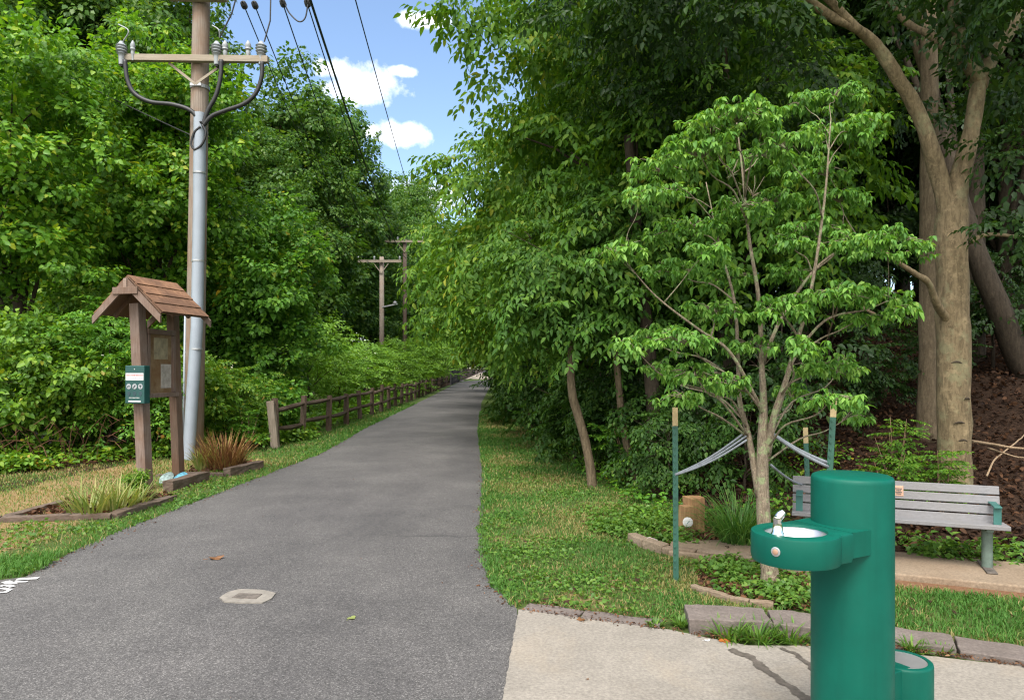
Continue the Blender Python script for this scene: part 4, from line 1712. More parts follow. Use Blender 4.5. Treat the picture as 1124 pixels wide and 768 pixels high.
# bridge railing
br = thing('bridge_railing', (-6.3, 73, 0), 'dark railing of the far bridge beyond the rail fence', 'railing')
y = 73.0
pr = None
while y < 175:
    x = float(np.interp(y, [73, 110, 118, 200], [-6.15, -7.6, -8.0, -9.3]))
    b = Vector((x, y, gh(x, y)))
    m = MB()
    m.box(b + Vector((0, 0, .8)), (.14, .14, 1.7))
    m.build('railing_post', M['rail_metal'], br)
    if pr is not None:
        if y < 100:
            m = MB()
            n = 14
            for k in range(n):
                q = pr.lerp(b, (k + .5) / n)
                m.box(q + Vector((0, 0, .8)), (.03, .11, 1.5))
            m.build('picket_panel', M['rail_metal'], br)
        for z in (.35, .8, 1.25, 1.62):
            m = MB()
            m.beam(pr + Vector((.02, 0, z)), b + Vector((.02, 0, z)), .06, .10)
            m.build('rail', M['rail_brown'] if y >= 100 else M['rail_metal'], br)
    pr = b
    y += 4.2 if y < 110 else 8

# posts on the right verge in the distance
m = MB()
q = Vector((-.26, 28, 0))
m.tube([q - Vector((0, 0, .1)), q + Vector((.07, 0, .75)), q + Vector((.14, 0, 1.5))], [.055, .05, .04], 7)
m.rough(.012, 6)
tag(m.build('leaning_stake', M['stick'], smooth=60), 'thin tan leaning wooden post on the far right verge', 'post')
sg = thing('trail_sign', (-.62, 58, 0), 'dark square trail sign on a post at the far right verge', 'sign')
m = MB()
m.box(Vector((-.62, 58, .9)), (.1, .1, 1.8))
m.build('post', M['pole_dark'], sg)
m = MB()
m.box(Vector((-.58, 57.9, 1.05)), (.5, .05, .62))
m.build('sign_board', M['rail_metal'], sg, bevel=.01)

exec_stage = True

# ================================================================== VEGETATION
def in_poly(x, y, poly):
    x = np.asarray(x)
    y = np.asarray(y)
    ins = np.zeros(x.shape, bool)
    n = len(poly)
    for i in range(n):
        x0, y0 = poly[i]
        x1, y1 = poly[(i + 1) % n]
        c = ((y0 > y) != (y1 > y)) & (x < (x1 - x0) * (y - y0) / (y1 - y0 + 1e-12) + x0)
        ins ^= c
    return ins


def scatter(poly, n, weight=None):
    p = np.array(poly)
    lo, hi = p.min(0), p.max(0)
    out = np.zeros((0, 2))
    for _ in range(60):
        q = lo + rng.random((n * 2, 2)) * (hi - lo)
        k = in_poly(q[:, 0], q[:, 1], poly)
        if weight is not None:
            k &= rng.random(len(q)) < weight(q[:, 0], q[:, 1])
        out = np.concatenate([out, q[k]])
        if len(out) >= n:
            break
    return out[:n]


def blades(name, xy, h, w, mat, rnd, lean=.55, z=None, bend=.5, tuft=None):
    """bent tapering blades: 5 verts, quad + tri"""
    n = len(xy)
    z = ground_h(xy[:, 0], xy[:, 1]) if z is None else z
    a = rng.random(n) * 2 * np.pi
    dr = np.stack([np.cos(a), np.sin(a), np.zeros(n)], 1)
    if tuft is not None:
        dr = norm(tuft + rng.normal(size=(n, 3)) * np.array([.35, .35, 0]))
    sd = np.stack([-dr[:, 1], dr[:, 0], np.zeros(n)], 1)
    tw = rng.random(n) * 2 * np.pi
    sd = norm(sd * np.abs(np.cos(tw))[:, None] + dr * np.sin(tw)[:, None] * .6)
    l = (lean * (.3 + 1.0 * rng.random(n)))[:, None]
    B = np.stack([xy[:, 0], xy[:, 1], z - .004], 1)
    h = h[:, None]
    w = (w if hasattr(w, '__len__') else np.full(n, w))[:, None] * .5
    upv = np.array([0, 0, 1.0])
    mid = B + (upv * .6 + dr * l * .32) * h
    tip = B + (upv * (1 - bend * l * .55) + dr * l * 1.0) * h
    v = np.stack([B - sd * w, B + sd * w, mid + sd * w * .85, mid - sd * w * .85, tip], 1).reshape(-1, 3)
    base = np.arange(n)[:, None] * 5
    loops = (base + np.array([0, 1, 2, 3, 3, 2, 4])[None]).ravel()
    st = (np.arange(n)[:, None] * 7 + np.array([0, 4])[None]).ravel()
    return np_mesh(name, v, loops, st, mat, rnd=np.repeat(rnd, 2))


def flat_leaves(name, xy, size, mat, zoff=.012, wr=.7, tiltv=.45, rnd=None, parent=None, z=None, up=.0):
    n = len(xy)
    z = (ground_h(xy[:, 0], xy[:, 1]) if z is None else z) + zoff * (.3 + rng.random(n))
    a = rng.random(n) * 2 * np.pi
    D = np.stack([np.cos(a), np.sin(a), up + rng.normal(size=n) * tiltv * .6], 1)
    N = np.array([0, 0, 1.0]) + rng.normal(size=(n, 3)) * tiltv
    Pn = np.stack([xy[:, 0], xy[:, 1], z], 1)
    return leaves_obj(name, Pn, D, N, size, mat, parent, wr, rnd=rnd, fold=.22, droop=.22)


def grass_rnd(x, y, dry):
    """0..0.62 green, above that straw"""
    n = len(x)
    g = .1 + .45 * rng.random(n) + .08 * wob(x, y, 2.0)
    d = rng.random(n) < dry
    return np.where(d, .72 + .28 * rng.random(n), np.clip(g, 0, .62))


# ---- lawn on the right verge
verge = [(right_x(y) - .03 - .05 * max(0, float(wob(y, 2.2, 6))), y) for y in np.concatenate([np.arange(5.0, 12, .12), [12.5, 14, 16.5, 18.9, 23, 28]])] + [(.0, 28), (.6, 17.6), (1.0, 14.5), (1.3, 11.5), (1.75, 9.8), (2.05, 8.5), (2.1, 7.4), (1.35, 6.85), (1.28, 6.6), (1.6, 6.32), (2.0, 6.2), (2.5, 5.9), (2.4, 5.5), (1.9, 5.0), (1.5, 4.82), (1.12, 4.80), (.95, 4.82), (.5, 4.97), (.1, 5.12)]
vx = scatter(verge, 62000, lambda x, y: np.clip((6.0 / y) ** 1.3, .05, 1) * np.clip(.62 + .6 * wob(x, y, 2.6), .12, 1))
dry = np.clip(.34 + .85 * wob(vx[:, 0], vx[:, 1], 1.15) + .25 * wob(vx[:, 0] + 5, vx[:, 1], 3.1), .05, .85)
edge = np.clip((vx[:, 0] - right_x(vx[:, 1])) / .35, 0, 1)
dry = dry * (.35 + .65 * edge)
sc = np.clip(vx[:, 1] / 7, 1, 3)
o = blades('grass', vx, (.020 + .030 * rng.random(len(vx)) + .02 * (1 - edge)) * sc ** .5, .0058 * sc, M['grass'], grass_rnd(vx[:, 0], vx[:, 1], dry), lean=.9)
tag(o, kind='stuff')
# clover and small broadleaf weeds in the lawn
cx = scatter(verge, 7000, lambda x, y: np.clip((6.0 / y) ** 1.2, .05, 1) * np.clip(.25 + .9 * wob(x + 3, y, 2.2), 0, 1))
o = flat_leaves('clover', cx, .022 + .022 * rng.random(len(cx)), M['leaf_low'], .030, .8)
tag(o, kind='stuff')
# ---- left strip
xs_l = [(left_x(y) + .03 + .07 * max(0, float(wob(y, 4.2, 5))), y) for y in np.concatenate([[5.62, 5.8], np.arange(5.9, 14, .15), [15, 17, 19, 21, 28, 35]])]
lf = xs_l + [(-5.3, 35), (-5.1, 28), (-5.2, 21), (-5.4, 17), (-6.3, 14.2), (-7.5, 12), (-9, 11.2), (-9, 5.55)]
def lw(x, y):
    return np.clip((8.0 / y) ** 1.3, .05, 1) * np.clip(.72 + .5 * wob(x, y, 1.9), .25, 1)
lx = scatter(lf, 60000, lw)
dl = left_x(lx[:, 1]) - lx[:, 0]
lush = (1 - sstep(6.25, 6.55, lx[:, 1] + .12 * wob(lx[:, 0], lx[:, 1], 5)))
pe = np.clip(dl / .40, 0, 1)
dry = np.clip(.50 + .45 * wob(lx[:, 0], lx[:, 1], 1.0), .1, .92) * (.25 + .75 * pe)
dry = np.where(lx[:, 1] > 13.5, dry * .45, dry) * (1 - .93 * lush)
sc = np.clip(lx[:, 1] / 8, 1, 3)
hh = (.020 + .035 * rng.random(len(lx)) + .02 * (1 - pe) + .055 * lush) * sc ** .5
o = blades('grass', lx, hh, .0062 * sc, M['grass'], np.where(lush > .5, .22 + .28 * rng.random(len(lx)), grass_rnd(lx[:, 0], lx[:, 1], dry)), lean=.85)
tag(o, kind='stuff')
cx = scatter(lf, 4500, lambda x, y: np.clip((8.0 / y), .05, 1) * np.clip(.3 + .9 * wob(x + 1, y, 2.0), 0, 1) * (left_x(y) - x < 1.2))
o = flat_leaves('clover', cx, .026 + .026 * rng.random(len(cx)), M['leaf_low'], .035, .8)
tag(o, kind='stuff')
# ---- grass between the kerb and the bench slab
kp = [(2.0, 4.72), (2.75, 4.42), (3.4, 4.12), (4.6, 3.6), (5.2, 4.6), (3.9, 5.12), (3.2, 5.42), (2.75, 5.58), (2.35, 5.5), (2.0, 5.1)]
kx = scatter(kp, 17000, lambda x, y: np.clip(.75 + .5 * wob(x, y, 3), .2, 1) * np.clip(1 - sstep(-.66, -.50, (x - 3.27) * .387 + (y - 6.02) * .922 + .05 * wob(x, y, 5)), .06, 1))
sfar = (kx[:, 0] - 3.9) * .387 + (kx[:, 1] - 5.2) * .922
dry = np.clip(.10 + .35 * wob(kx[:, 0], kx[:, 1], 2) + 1.0 * sstep(-.20, .05, sfar), .03, .9)
o = blades('grass', kx, .025 + .04 * rng.random(len(kx)), .0058, M['grass'], grass_rnd(kx[:, 0], kx[:, 1], dry), lean=.9)
tag(o, kind='stuff')

def edge_debris(fx, sgn, y0, y1, n, spread):
    y = y0 + (y1 - y0) * rng.random(n) ** 1.4
    x = fx(y) + sgn * np.abs(rng.normal(size=n)) * spread - sgn * .02
    z = path_z(x, y) + .001
    o = flat_leaves('path_debris', np.stack([x, y], 1), .008 + .028 * rng.random(n) ** 2, M['litter'], .004, .5, .35, z=z)
    tag(o, kind='stuff')


edge_debris(right_x, -1, 5.1, 16, 520, .07)
edge_debris(left_x, 1, 5.8, 18, 620, .09)
n_ = 150
yy_ = 3.6 + 16 * rng.random(n_) ** 1.5
xx_ = left_x(yy_) + (right_x(yy_) - left_x(yy_)) * (.04 + .92 * rng.random(n_))
xx_ = np.maximum(xx_, -5)
o = flat_leaves('path_debris', np.stack([xx_, yy_], 1), .006 + .020 * rng.random(n_) ** 3, M['litter'], .004, .5, .3, z=path_z(xx_, yy_) + .001)
tag(o, kind='stuff')
# ---- fallen leaves scattered over the grass
sp_ = [(598, 662), (622, 665), (700, 662), (716, 668), (690, 672), (740, 668), (563, 610), (577, 597), (596, 560), (575, 545), (640, 575), (655, 540),
       (620, 600), (560, 640), (604, 622), (650, 630), (680, 615), (630, 650), (585, 525), (560, 500), (700, 640), (735, 655), (575, 640), (610, 640),
       (665, 590), (550, 560), (1020, 664), (1048, 676), (1000, 672), (1086, 672), (1090, 690), (1112, 680), (1020, 690), (752, 673)]
proto = None
for i, (px, py) in enumerate(sp_):
    g = G(px, py)
    g.z = gh(g.x, g.y) + .028
    if proto is None:
        proto = fallen('fallen_leaf', g, .055, M['litter'], 'small dry brown leaf lying in the mown grass', .3, .7, 4, 'dry leaves scattered over the grass')
    else:
        c = proto.copy()
        COL.objects.link(c)
        c.location = g
        c.rotation_euler = (random.uniform(-.4, .4), random.uniform(-.4, .4), random.uniform(0, 6))
        s = random.uniform(.5, 1.15)
        c.scale = (s, s, s)

# ---- leaf litter of the wooded bank, beds and left thicket
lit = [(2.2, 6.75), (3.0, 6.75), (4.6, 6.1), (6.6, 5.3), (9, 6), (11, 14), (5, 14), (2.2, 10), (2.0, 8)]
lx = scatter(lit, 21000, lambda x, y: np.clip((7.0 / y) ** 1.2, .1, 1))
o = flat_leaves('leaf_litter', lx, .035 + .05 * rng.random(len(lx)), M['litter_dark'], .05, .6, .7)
tag(o, kind='stuff')
tb = [tuple(G(x, y).xy) for x, y in ((764, 641), (778, 651), (800, 658), (823, 663), (850, 667), (880, 672), (905, 660), (905, 630), (860, 622), (800, 616), (770, 618))]
lx = scatter(tb, 1500)
o = flat_leaves('mulch_leaves', lx, .02 + .05 * rng.random(len(lx)), M['litter'], .03, .6, .7)
tag(o, kind='stuff')
eb = [(1.40, 6.80), (1.7, 6.55), (2.1, 6.35), (2.75, 6.25), (2.6, 7.2), (2.2, 8.2), (1.6, 7.9), (1.35, 7.1)]
lx = scatter(eb, 1600)
o = flat_leaves('mulch_leaves', lx, .02 + .05 * rng.random(len(lx)), M['litter'], .03, .6, .7)
tag(o, kind='stuff')
lt = [(-4.9, 17), (-6.2, 13.8), (-7.3, 12.2), (-9, 11.3), (-12, 11), (-12, 15), (-6, 17)]
lx = scatter(lt, 4500)
o = flat_leaves('leaf_litter', lx, .05 + .07 * rng.random(len(lx)), M['litter'], .06, .6, .7)
tag(o, kind='stuff')
for poly, n in (([tuple(G(x, y).xy) for x, y in ((20, 571), (123, 567), (188, 547), (150, 541), (70, 555))], 900),
                ([tuple(G(x, y).xy) for x, y in ((205, 522), (285, 514), (270, 506), (215, 510))], 600)):
    lx = scatter(poly, n)
    o = flat_leaves('mulch_leaves', lx, .03 + .06 * rng.random(n), M['litter'], .05, .6, .7)
    tag(o, kind='stuff')


# ---- low plants
def ground_plants(name, poly, n, mat, hmax, size, label=None, wr=.75, k=7, wt=None):
    c = scatter(poly, n, wt)
    z = ground_h(c[:, 0], c[:, 1])
    h = hmax * (.35 + .65 * rng.random(n))
    O = np.stack([c[:, 0], c[:, 1], z], 1)
    Pn, D, N, L = [], [], [], []
    for j in range(k):
        a = rng.random(n) * 2 * np.pi
        t = (.25 + .75 * rng.random(n)) * h
        r = hmax * .45 * rng.random(n)
        Pn.append(O + np.stack([np.cos(a) * r, np.sin(a) * r, t], 1))
        D.append(np.stack([np.cos(a), np.sin(a), -.1 + .4 * rng.normal(size=n)], 1))
        N.append(np.array([0, 0, 1.0]) + rng.normal(size=(n, 3)) * .35)
        L.append(size * (.6 + .8 * rng.random(n)))
    o = leaves_obj(name, np.concatenate(Pn), np.concatenate(D), np.concatenate(N), np.concatenate(L), mat, None, wr)
    return tag(o, label, kind='stuff')


ground_plants('ground_cover', tb, 330, M['leaf_low'], .12, .040, wt=lambda x, y: np.clip(.55 + 1.1 * wob(x, y, 4), 0, 1))
ground_plants('ground_cover', [(1.40, 6.85), (1.75, 6.6), (1.7, 7.1), (2.0, 7.9), (1.6, 8.4), (.9, 8.2), (.8, 7.4), (1.2, 6.95)], 460, M['leaf_low'], .13, .042, wt=lambda x, y: np.clip(.6 + 1.0 * wob(x, y, 3.4), 0, 1))
uw = [(1.3, 7.9), (2.0, 7.6), (2.7, 7.0), (3.6, 7.4), (4.2, 9.5), (2.6, 12), (1.8, 15), (1.0, 20), (.4, 29), (.0, 29), (.45, 17.6), (.9, 13), (1.25, 10), (1.5, 8.6)]
ground_plants('undergrowth', uw, 800, M['leaf_bush'], .24, .055, wt=lambda x, y: np.clip(.45 + .9 * wob(x, y, 1.8), .05, 1))
ub_ = [tuple((BR + U_ * a + N_ * b).xy) for a, b in ((-1.7, .05), (.9, .0), (1.6, .4), (.9, .75), (-1.0, .6), (-1.8, .5))]
ground_plants('undergrowth', ub_, 230, M['leaf_low'], .20, .06, wt=lambda x, y: np.clip(.45 + .9 * wob(x, y, 3.2), .05, 1))
lu = [(-4.55, 17.5), (-5.1, 15.6), (-6.25, 13.6), (-7.3, 12.0), (-9, 11.0), (-12, 10.7), (-12, 12.5), (-7, 14.2), (-5.6, 17.6)]
ground_plants('undergrowth', lu, 1900, M['leaf_shrub'], .34, .085, wt=lambda x, y: np.clip(.5 + .9 * wob(x, y, 1.6), .1, 1))
fu = [(fence_x(y) - d, y) for d, yy in ((.25, (16, 20, 26, 34, 45, 60)),) for y in yy] + [(fence_x(y) - 2.5, y) for y in (60, 45, 34, 26, 20, 16)]
ground_plants('undergrowth', fu, 2600, M['leaf_sumac'], .45, .12, wt=lambda x, y: np.clip(.5 + .9 * wob(x, y, 1.0), .1, 1) * np.clip(20 / y, .1, 1))


def clump(name, base, n, h, spread, w, mat, label, cat, lean=1.1, group=None, rad=.12, bend=.9):
    a = rng.random(n) * 2 * np.pi
    r = rad * rng.random(n) ** .5
    xy = np.stack([base[0] + np.cos(a) * r, base[1] + np.sin(a) * r], 1)
    tuft = np.stack([np.cos(a), np.sin(a), np.zeros(n)], 1)
    z = np.full(n, base[2] if len(base) > 2 else gh(base[0], base[1]))
    o = blades(name, xy, h * (.6 + .55 * rng.random(n)), w, mat, rng.random(n), lean=lean, z=z, bend=bend, tuft=tuft)
    return tag(o, label, cat, group)


def arch_clump(name, base, n, ln, w, mat, label, cat, rad=.1, arch=(.35, 1.2), group=None, seg=6, z0=None):
    """long arching strap leaves, each a strip of several segments"""
    a = rng.random(n) * 2 * np.pi
    r = rad * rng.random(n) ** .5
    B = np.stack([base[0] + np.cos(a) * r, base[1] + np.sin(a) * r, np.full(n, (gh(base[0], base[1]) if z0 is None else z0) - .01)], 1)
    a = a + rng.normal(size=n) * .5
    dr = np.stack([np.cos(a), np.sin(a), np.zeros(n)], 1)
    sd = np.stack([-np.sin(a), np.cos(a), np.zeros(n)], 1)
    L = ln * (.55 + .5 * rng.random(n))
    th = arch[0] * rng.random(n) + .05
    cur = arch[1] * (.4 + .9 * rng.random(n))
    V = []
    p = B.copy()
    for i in range(seg + 1):
        t = i / seg
        ww = (w * (1 - t ** 2.2) + .0006) * .5
        V += [p - sd * ww, p + sd * ww]
        ang = th + cur * t
        p = p + (dr * np.sin(ang)[:, None] + np.array([0, 0, 1.0]) * np.cos(ang)[:, None]) * (L / seg)[:, None]
    v = np.stack(V, 1).reshape(-1, 3)
    k = 2 * (seg + 1)
    base_i = np.arange(n)[:, None] * k
    pat = np.concatenate([[2 * i, 2 * i + 1, 2 * i + 3, 2 * i + 2] for i in range(seg)])
    loops = (base_i + pat[None]).ravel()
    st = np.arange(n * seg) * 4
    o = np_mesh(name, v, loops, st, mat, rnd=np.repeat(rng.random(n), seg))
    return tag(o, label, cat, group)


arch_clump('ornamental_grass', (2.13, 6.80), 480, .68, .012, M['leaf_lily'], 'spiky green ornamental grass clump behind the garden edging beside the dogwood', 'grass clump', .17, (.55, 1.5))
arch_clump('dry_shrub', (-4.72, 11.95), 420, .72, .016, M['dryplant'], 'reddish brown dry plant clump beside the utility pole foot', 'plant', .26, (.75, .5))
YP = [((98, 566), .34, 'pale yellowish plant at the left end of the first flower bed'), ((126, 562), .32, 'pale yellow drooping plant in the middle of the first flower bed'), ((140, 557), .26, 'yellow green drooping plant nearest the front kiosk post')]
for (px, py), ln, lb in YP:
    g = G(px, py)
    arch_clump('bed_plant', (g.x, g.y), 80, ln * 1.6, .020, M['yellowplant'], lb, 'plant', .20, (.55, 1.1))
g = G(222, 517)
arch_clump('bed_plant', (g.x, g.y), 60, .5, .03, M['yellowplant'], 'yellow green leafy plant between the utility pole and reddish dry clump', 'plant', .10, (.4, 1.0))


def leafy_plant(name, base, h, r, n, tpl, ss, mat, label, cat='plant', wr=.55, stems=5, group=None, grav=.1):
    root = thing(name, base, label, cat, group)
    b = Vector(base)
    m = MB()
    ends = []
    for i in range(stems):
        a = random.uniform(0, 6.28)
        e = b + Vector((math.cos(a) * r * random.uniform(.2, .9), math.sin(a) * r * random.uniform(.2, .9), h * random.uniform(.7, 1.0)))
        m.tube(curve_pts(b - Vector((0, 0, .03)), e, (0, 0, .03), 4), [.008 * h + .003] * 3 + [.004, .002], 5)
        ends.append((b, e))
    m.build('stem', M['twig_red'], root)
    O, A, U = [], [], []
    for k in range(n):
        s, e = random.choice(ends)
        t = random.uniform(.3, 1.0)
        q = s.lerp(e, t)
        a = random.uniform(0, 6.28)
        O.append(tuple(q))
        A.append((math.cos(a), math.sin(a), random.uniform(-.1, .6)))
        U.append((random.uniform(-.2, .2), random.uniform(-.2, .2), 1))
    Pn, D, N, L = place_sprays(np.array(O), np.array(A), np.array(U), ss * (.7 + .5 * rng.random(n)), tpl, grav=grav)
    keep = Pn[:, 2] > ground_h(Pn[:, 0], Pn[:, 1])
    leaves_obj('foliage', Pn[keep], D[keep], N[keep], L[keep], mat, root, wr)
    return root


g = G(152, 549)
leafy_plant('small_shrub', g, .38, .22, 60, 'cluster', .13, M['leaf_shrub'], 'small dark green shrub at the foot of the front kiosk post', 'shrub')
leafy_plant('leafy_weed', (-5.35, 14.8, 0), .85, .35, 34, 'compound', .38, M['leaf_bush'], 'tall leafy weed beside the pale leaning post', 'plant')
for (x, y), h, lb in (((4.12, 7.0), .78, 'leafy sapling in front of the thin trunk behind the bench'), ((3.72, 7.15), .70, 'leafy sapling behind the bench, between fountain pedestal and slim trunk'), ((3.95, 7.5), .9, 'taller sapling in the second row behind the bench')):
    leafy_plant('sapling', (x, y, gh(x, y)), h, .24, 50, 'frond', .25, M['leaf_elm'], lb, 'sapling', .5)
for (px, py), h, lb in (((690, 512), .9, 'bright yellow green sapling at the wood edge between dark trunks'), ((628, 470), 1.3, 'broad leaved sapling below the leaning trunk at wood edge'), ((590, 470), 1.2, 'dense green sapling at the wood edge nearest the path')):
    g = G(px, py + 20)
    leafy_plant('sapling', (g.x, g.y, gh(g.x, g.y)), h, .45, 36, 'frond', .42, M['leaf_bush'], lb, 'sapling', .5, group='saplings along the wood edge')

# weeds along the kerb
def weed(c, n, ln, rad, lb, z0=.02):
    arch_clump('kerb_weed', (c.x, c.y), n, ln, .012, M['leaf_low'], lb, 'weed', rad, (1.1, .9), 'weeds growing along the kerb', 5, z0)


weed(G(800, 702), 90, .15, .09, 'spreading green weed in front of the raised kerb, next to the orange leaf')
weed(G(833, 704), 120, .17, .10, 'spreading green weed in front of the raised kerb, middle of the tuft row')
weed(G(868, 704), 100, .15, .09, 'spreading green weed in front of the raised kerb, next to fountain bowl')
weed(G(720, 689), 60, .07, .04, 'small tuft of weed at the end of the flat pavers')
weed(G(747, 688), 70, .08, .04, 'small tuft of weed at the corner of the raised kerb block')
weed(G(1003, 716), 70, .10, .06, 'weed tuft between the low kerb and pet bowl')
weed(G(1030, 718), 50, .08, .06, 'thin weed tuft in the kerb joint right of the pet bowl')
# fringe of soil and debris along the kerb
lx = np.concatenate([np.stack([np.interp(rng.random(260), [0, 1], [2.2, 3.0]), np.zeros(260)], 1)])
lx[:, 1] = np.interp(lx[:, 0], [2.2, 2.55, 3.0], [4.30, 4.13, 3.92]) - .012 + rng.normal(size=260) * .014
l2 = np.stack([np.interp(rng.random(240), [0, 1], [1.1, 2.1]), np.zeros(240)], 1)
l2[:, 1] = np.interp(l2[:, 0], [1.1, 1.6, 2.1], [4.52, 4.45, 4.34]) - .05 + rng.normal(size=240) * .03
l3 = np.stack([np.interp(rng.random(300), [0, 1], [.05, 1.05]), np.zeros(300)], 1)
l3[:, 1] = np.interp(l3[:, 0], [.05, .54, 1.05], [4.955, 4.74, 4.54]) + np.where(rng.random(300) < .5, .165, .0) + rng.normal(size=300) * .022
lx = np.concatenate([lx, l2, l3])
o = flat_leaves('kerb_debris', lx, .010 + .02 * rng.random(len(lx)), M['litter'], .008, .5, .4, z=np.full(len(lx), .024))
tag(o, kind='stuff')

# ---- dead branches on the bank, bramble stems in the left thicket
for pts, r, lb in (([P(1068, 484, 7.9), P(1095, 489, 7.6), P(1124, 492, 7.4), P(1160, 498, 7.2)], .018, 'long pale fallen branch on the leaf litter beside the big tree'),
                   ([P(1085, 492, 7.8), P(1110, 500, 7.4), P(1130, 503, 7.2)], .012, 'thin pale twig lying below the long fallen branch'),
                   ([P(1083, 522, 7.5), P(1092, 504, 7.6), P(1115, 486, 7.8), P(1130, 470, 8.1)], .011, 'thin curved twig crossing the long fallen branch'),
                   ([P(960, 345, 9.5), P(925, 330, 9.8), P(905, 380, 10.5)], .02, 'dead hanging stick in the dark wood behind the dogwood')):
    m = MB()
    q = bez(pts, 6)
    m.tube(q, [r * (1 - .5 * i / len(q)) for i in range(len(q))], 6)
    m.rough(.01, 6)
    tag(m.build('fallen_branch', M['stick'], smooth=180), lb, 'branch')
m = MB()
for i in range(95):
    t = random.random()
    x = -12 + 5.6 * t
    y = np.interp(x, [-12, -9, -7.3, -6.2], [11.3, 11.5, 12.6, 13.9]) + random.uniform(-.1, .7)
    a = Vector((x, y, 0))
    d = Vector((random.uniform(-.6, .6), random.uniform(-.6, .1), random.uniform(.35, .9)))
    e = a + d
    m.tube([a, a.lerp(e, .5) + Vector((0, 0, .2)), e, e + Vector((d.x * .5, d.y * .5, -.12))], .006, 4)
tag(m.build('bramble_stems', M['bramble']), kind='stuff')

# ================================================================== DOGWOOD
dwb = G(848, 645)
dw = thing('dogwood_tree', dwb, 'small staked dogwood tree with tiered leaf pads in front of the dark wood', 'tree')
DY = dwb.y
m = MB()
stems = {
    'main': [(846, 652), (845, 628), (840, 595), (837, 540), (837, 490), (838, 440), (836, 400), (833, 330), (822, 260), (815, 190), (808, 130)],
    'left': [(833, 545), (822, 480), (812, 440), (810, 390), (806, 330), (790, 270), (775, 200)],
    'right': [(842, 500), (850, 455), (862, 420), (873, 380), (890, 320), (905, 220), (912, 130)],
    'leftlow': [(838, 455), (826, 430), (800, 385), (765, 360), (720, 325), (685, 285)],
    'rightlow': [(843, 470), (856, 445), (868, 400), (905, 352), (950, 340), (975, 330)],
    'righthigh': [(836, 400), (860, 345), (900, 290), (945, 265), (990, 262)],
}
ST = []
for k, (nm, pts) in enumerate(stems.items()):
    dz = [0, .25, -.3, -.35, -.25, .3][k]
    n = len(pts)
    q = bez([P(x, y, DY + dz * (i / (n - 1)) ** .8) for i, (x, y) in enumerate(pts)], 5)
    r0 = [.047, .027, .029, .018, .019, .017][k]
    if k == 0:
        rad = [float(np.interp(405 - (p.z - H) * F / p.y, [130, 260, 330, 400, 440, 480, 540, 600, 630, 652], [.004, .012, .016, .021, .028, .040, .049, .055, .067, .095])) for p in q]
    else:
        rad = [max(.004, r0 * (1 - .88 * i / len(q))) for i in range(len(q))]
    m.tube(q, rad, 12 if k == 0 else 9)
    ST += [(p, rr2) for p, rr2 in zip(q, rad) if p.z > .9]
pads = [(806, 118, 34), (775, 135, 26), (838, 128, 22), (915, 100, 36), (880, 108, 22), (945, 128, 28), (765, 158, 38), (840, 165, 36), (930, 145, 34), (722, 178, 30), (785, 195, 44), (903, 180, 34),
        (860, 150, 26), (850, 215, 38), (702, 212, 22), (755, 245, 44), (918, 212, 30), (892, 245, 38), (830, 255, 34), (690, 268, 20), (740, 292, 38), (800, 300, 32), (935, 262, 36), (975, 258, 32), (1003, 272, 22),
        (868, 296, 34), (722, 335, 26), (784, 335, 32), (852, 332, 32), (915, 318, 34), (955, 318, 30), (985, 335, 22), (705, 362, 22), (748, 366, 34), (900, 352, 32), (822, 372, 26), (945, 345, 22), (762, 405, 32),
        (722, 400, 22), (800, 415, 22), (893, 396, 34), (925, 395, 24), (915, 432, 24), (872, 425, 22), (745, 428, 20), (670, 272, 12), (935, 452, 16), (880, 375, 24), (812, 220, 28), (776, 272, 26),
        (690, 372, 16), (735, 205, 24), (868, 260, 26), (905, 140, 24)]
O, A, U, S = [], [], [], []
for i, (px, py, rp) in enumerate(pads):
    if i % 8 == 2 and py > 140 and rp > 24:
        continue
    rp *= 1.04
    dy = random.uniform(-.75, .65)
    c = P(px, py + 4, DY + dy)
    r = rp * DY / F * 1.0
    # nearest stem point below the pad
    best = min(ST, key=lambda s: (s[0] - c).length + max(0, s[0].z - c.z + .55 * (s[0].xy - c.xy).length) * 4)
    s, sr = best
    ln = (c - s).length
    jx = Vector((random.uniform(-.06, .06), random.uniform(-.06, .06), random.uniform(-.02, .06))) * ln
    bq = bez([s, s.lerp(c, .35) + jx + Vector((0, 0, .03 * ln)), s.lerp(c, .7) - jx * .6, c], 4)
    m.tube(bq, [min(sr * .75, .010) * (1 - .78 * q / len(bq)) for q in range(len(bq))], 5)
    ntw = max(6, int(19 * (rp / 30) ** 1.6))
    for k in range(ntw):
        a = random.uniform(0, 6.283)
        q = math.sqrt(random.random())
        rise = .07 * (1 - q) - .16 * r * q
        t = c + Vector((math.cos(a) * r * q, math.sin(a) * r * q * .9, rise + random.uniform(-.05, .05)))
        m.tube([c.lerp(s, .12), c.lerp(t, .5) + Vector((0, 0, .015)), t], [.0035, .0028, .0016], 4)
        for e in range(3):
            O.append(tuple(t + Vector((random.uniform(-.06, .06), random.uniform(-.06, .06), random.uniform(-.03, .02)))))
            A.append((math.cos(a), math.sin(a), .05))
            U.append((math.cos(a) * .25 + random.uniform(-.15, .15), math.sin(a) * .25 + random.uniform(-.15, .15), 1))
            S.append(random.uniform(.075, .13))
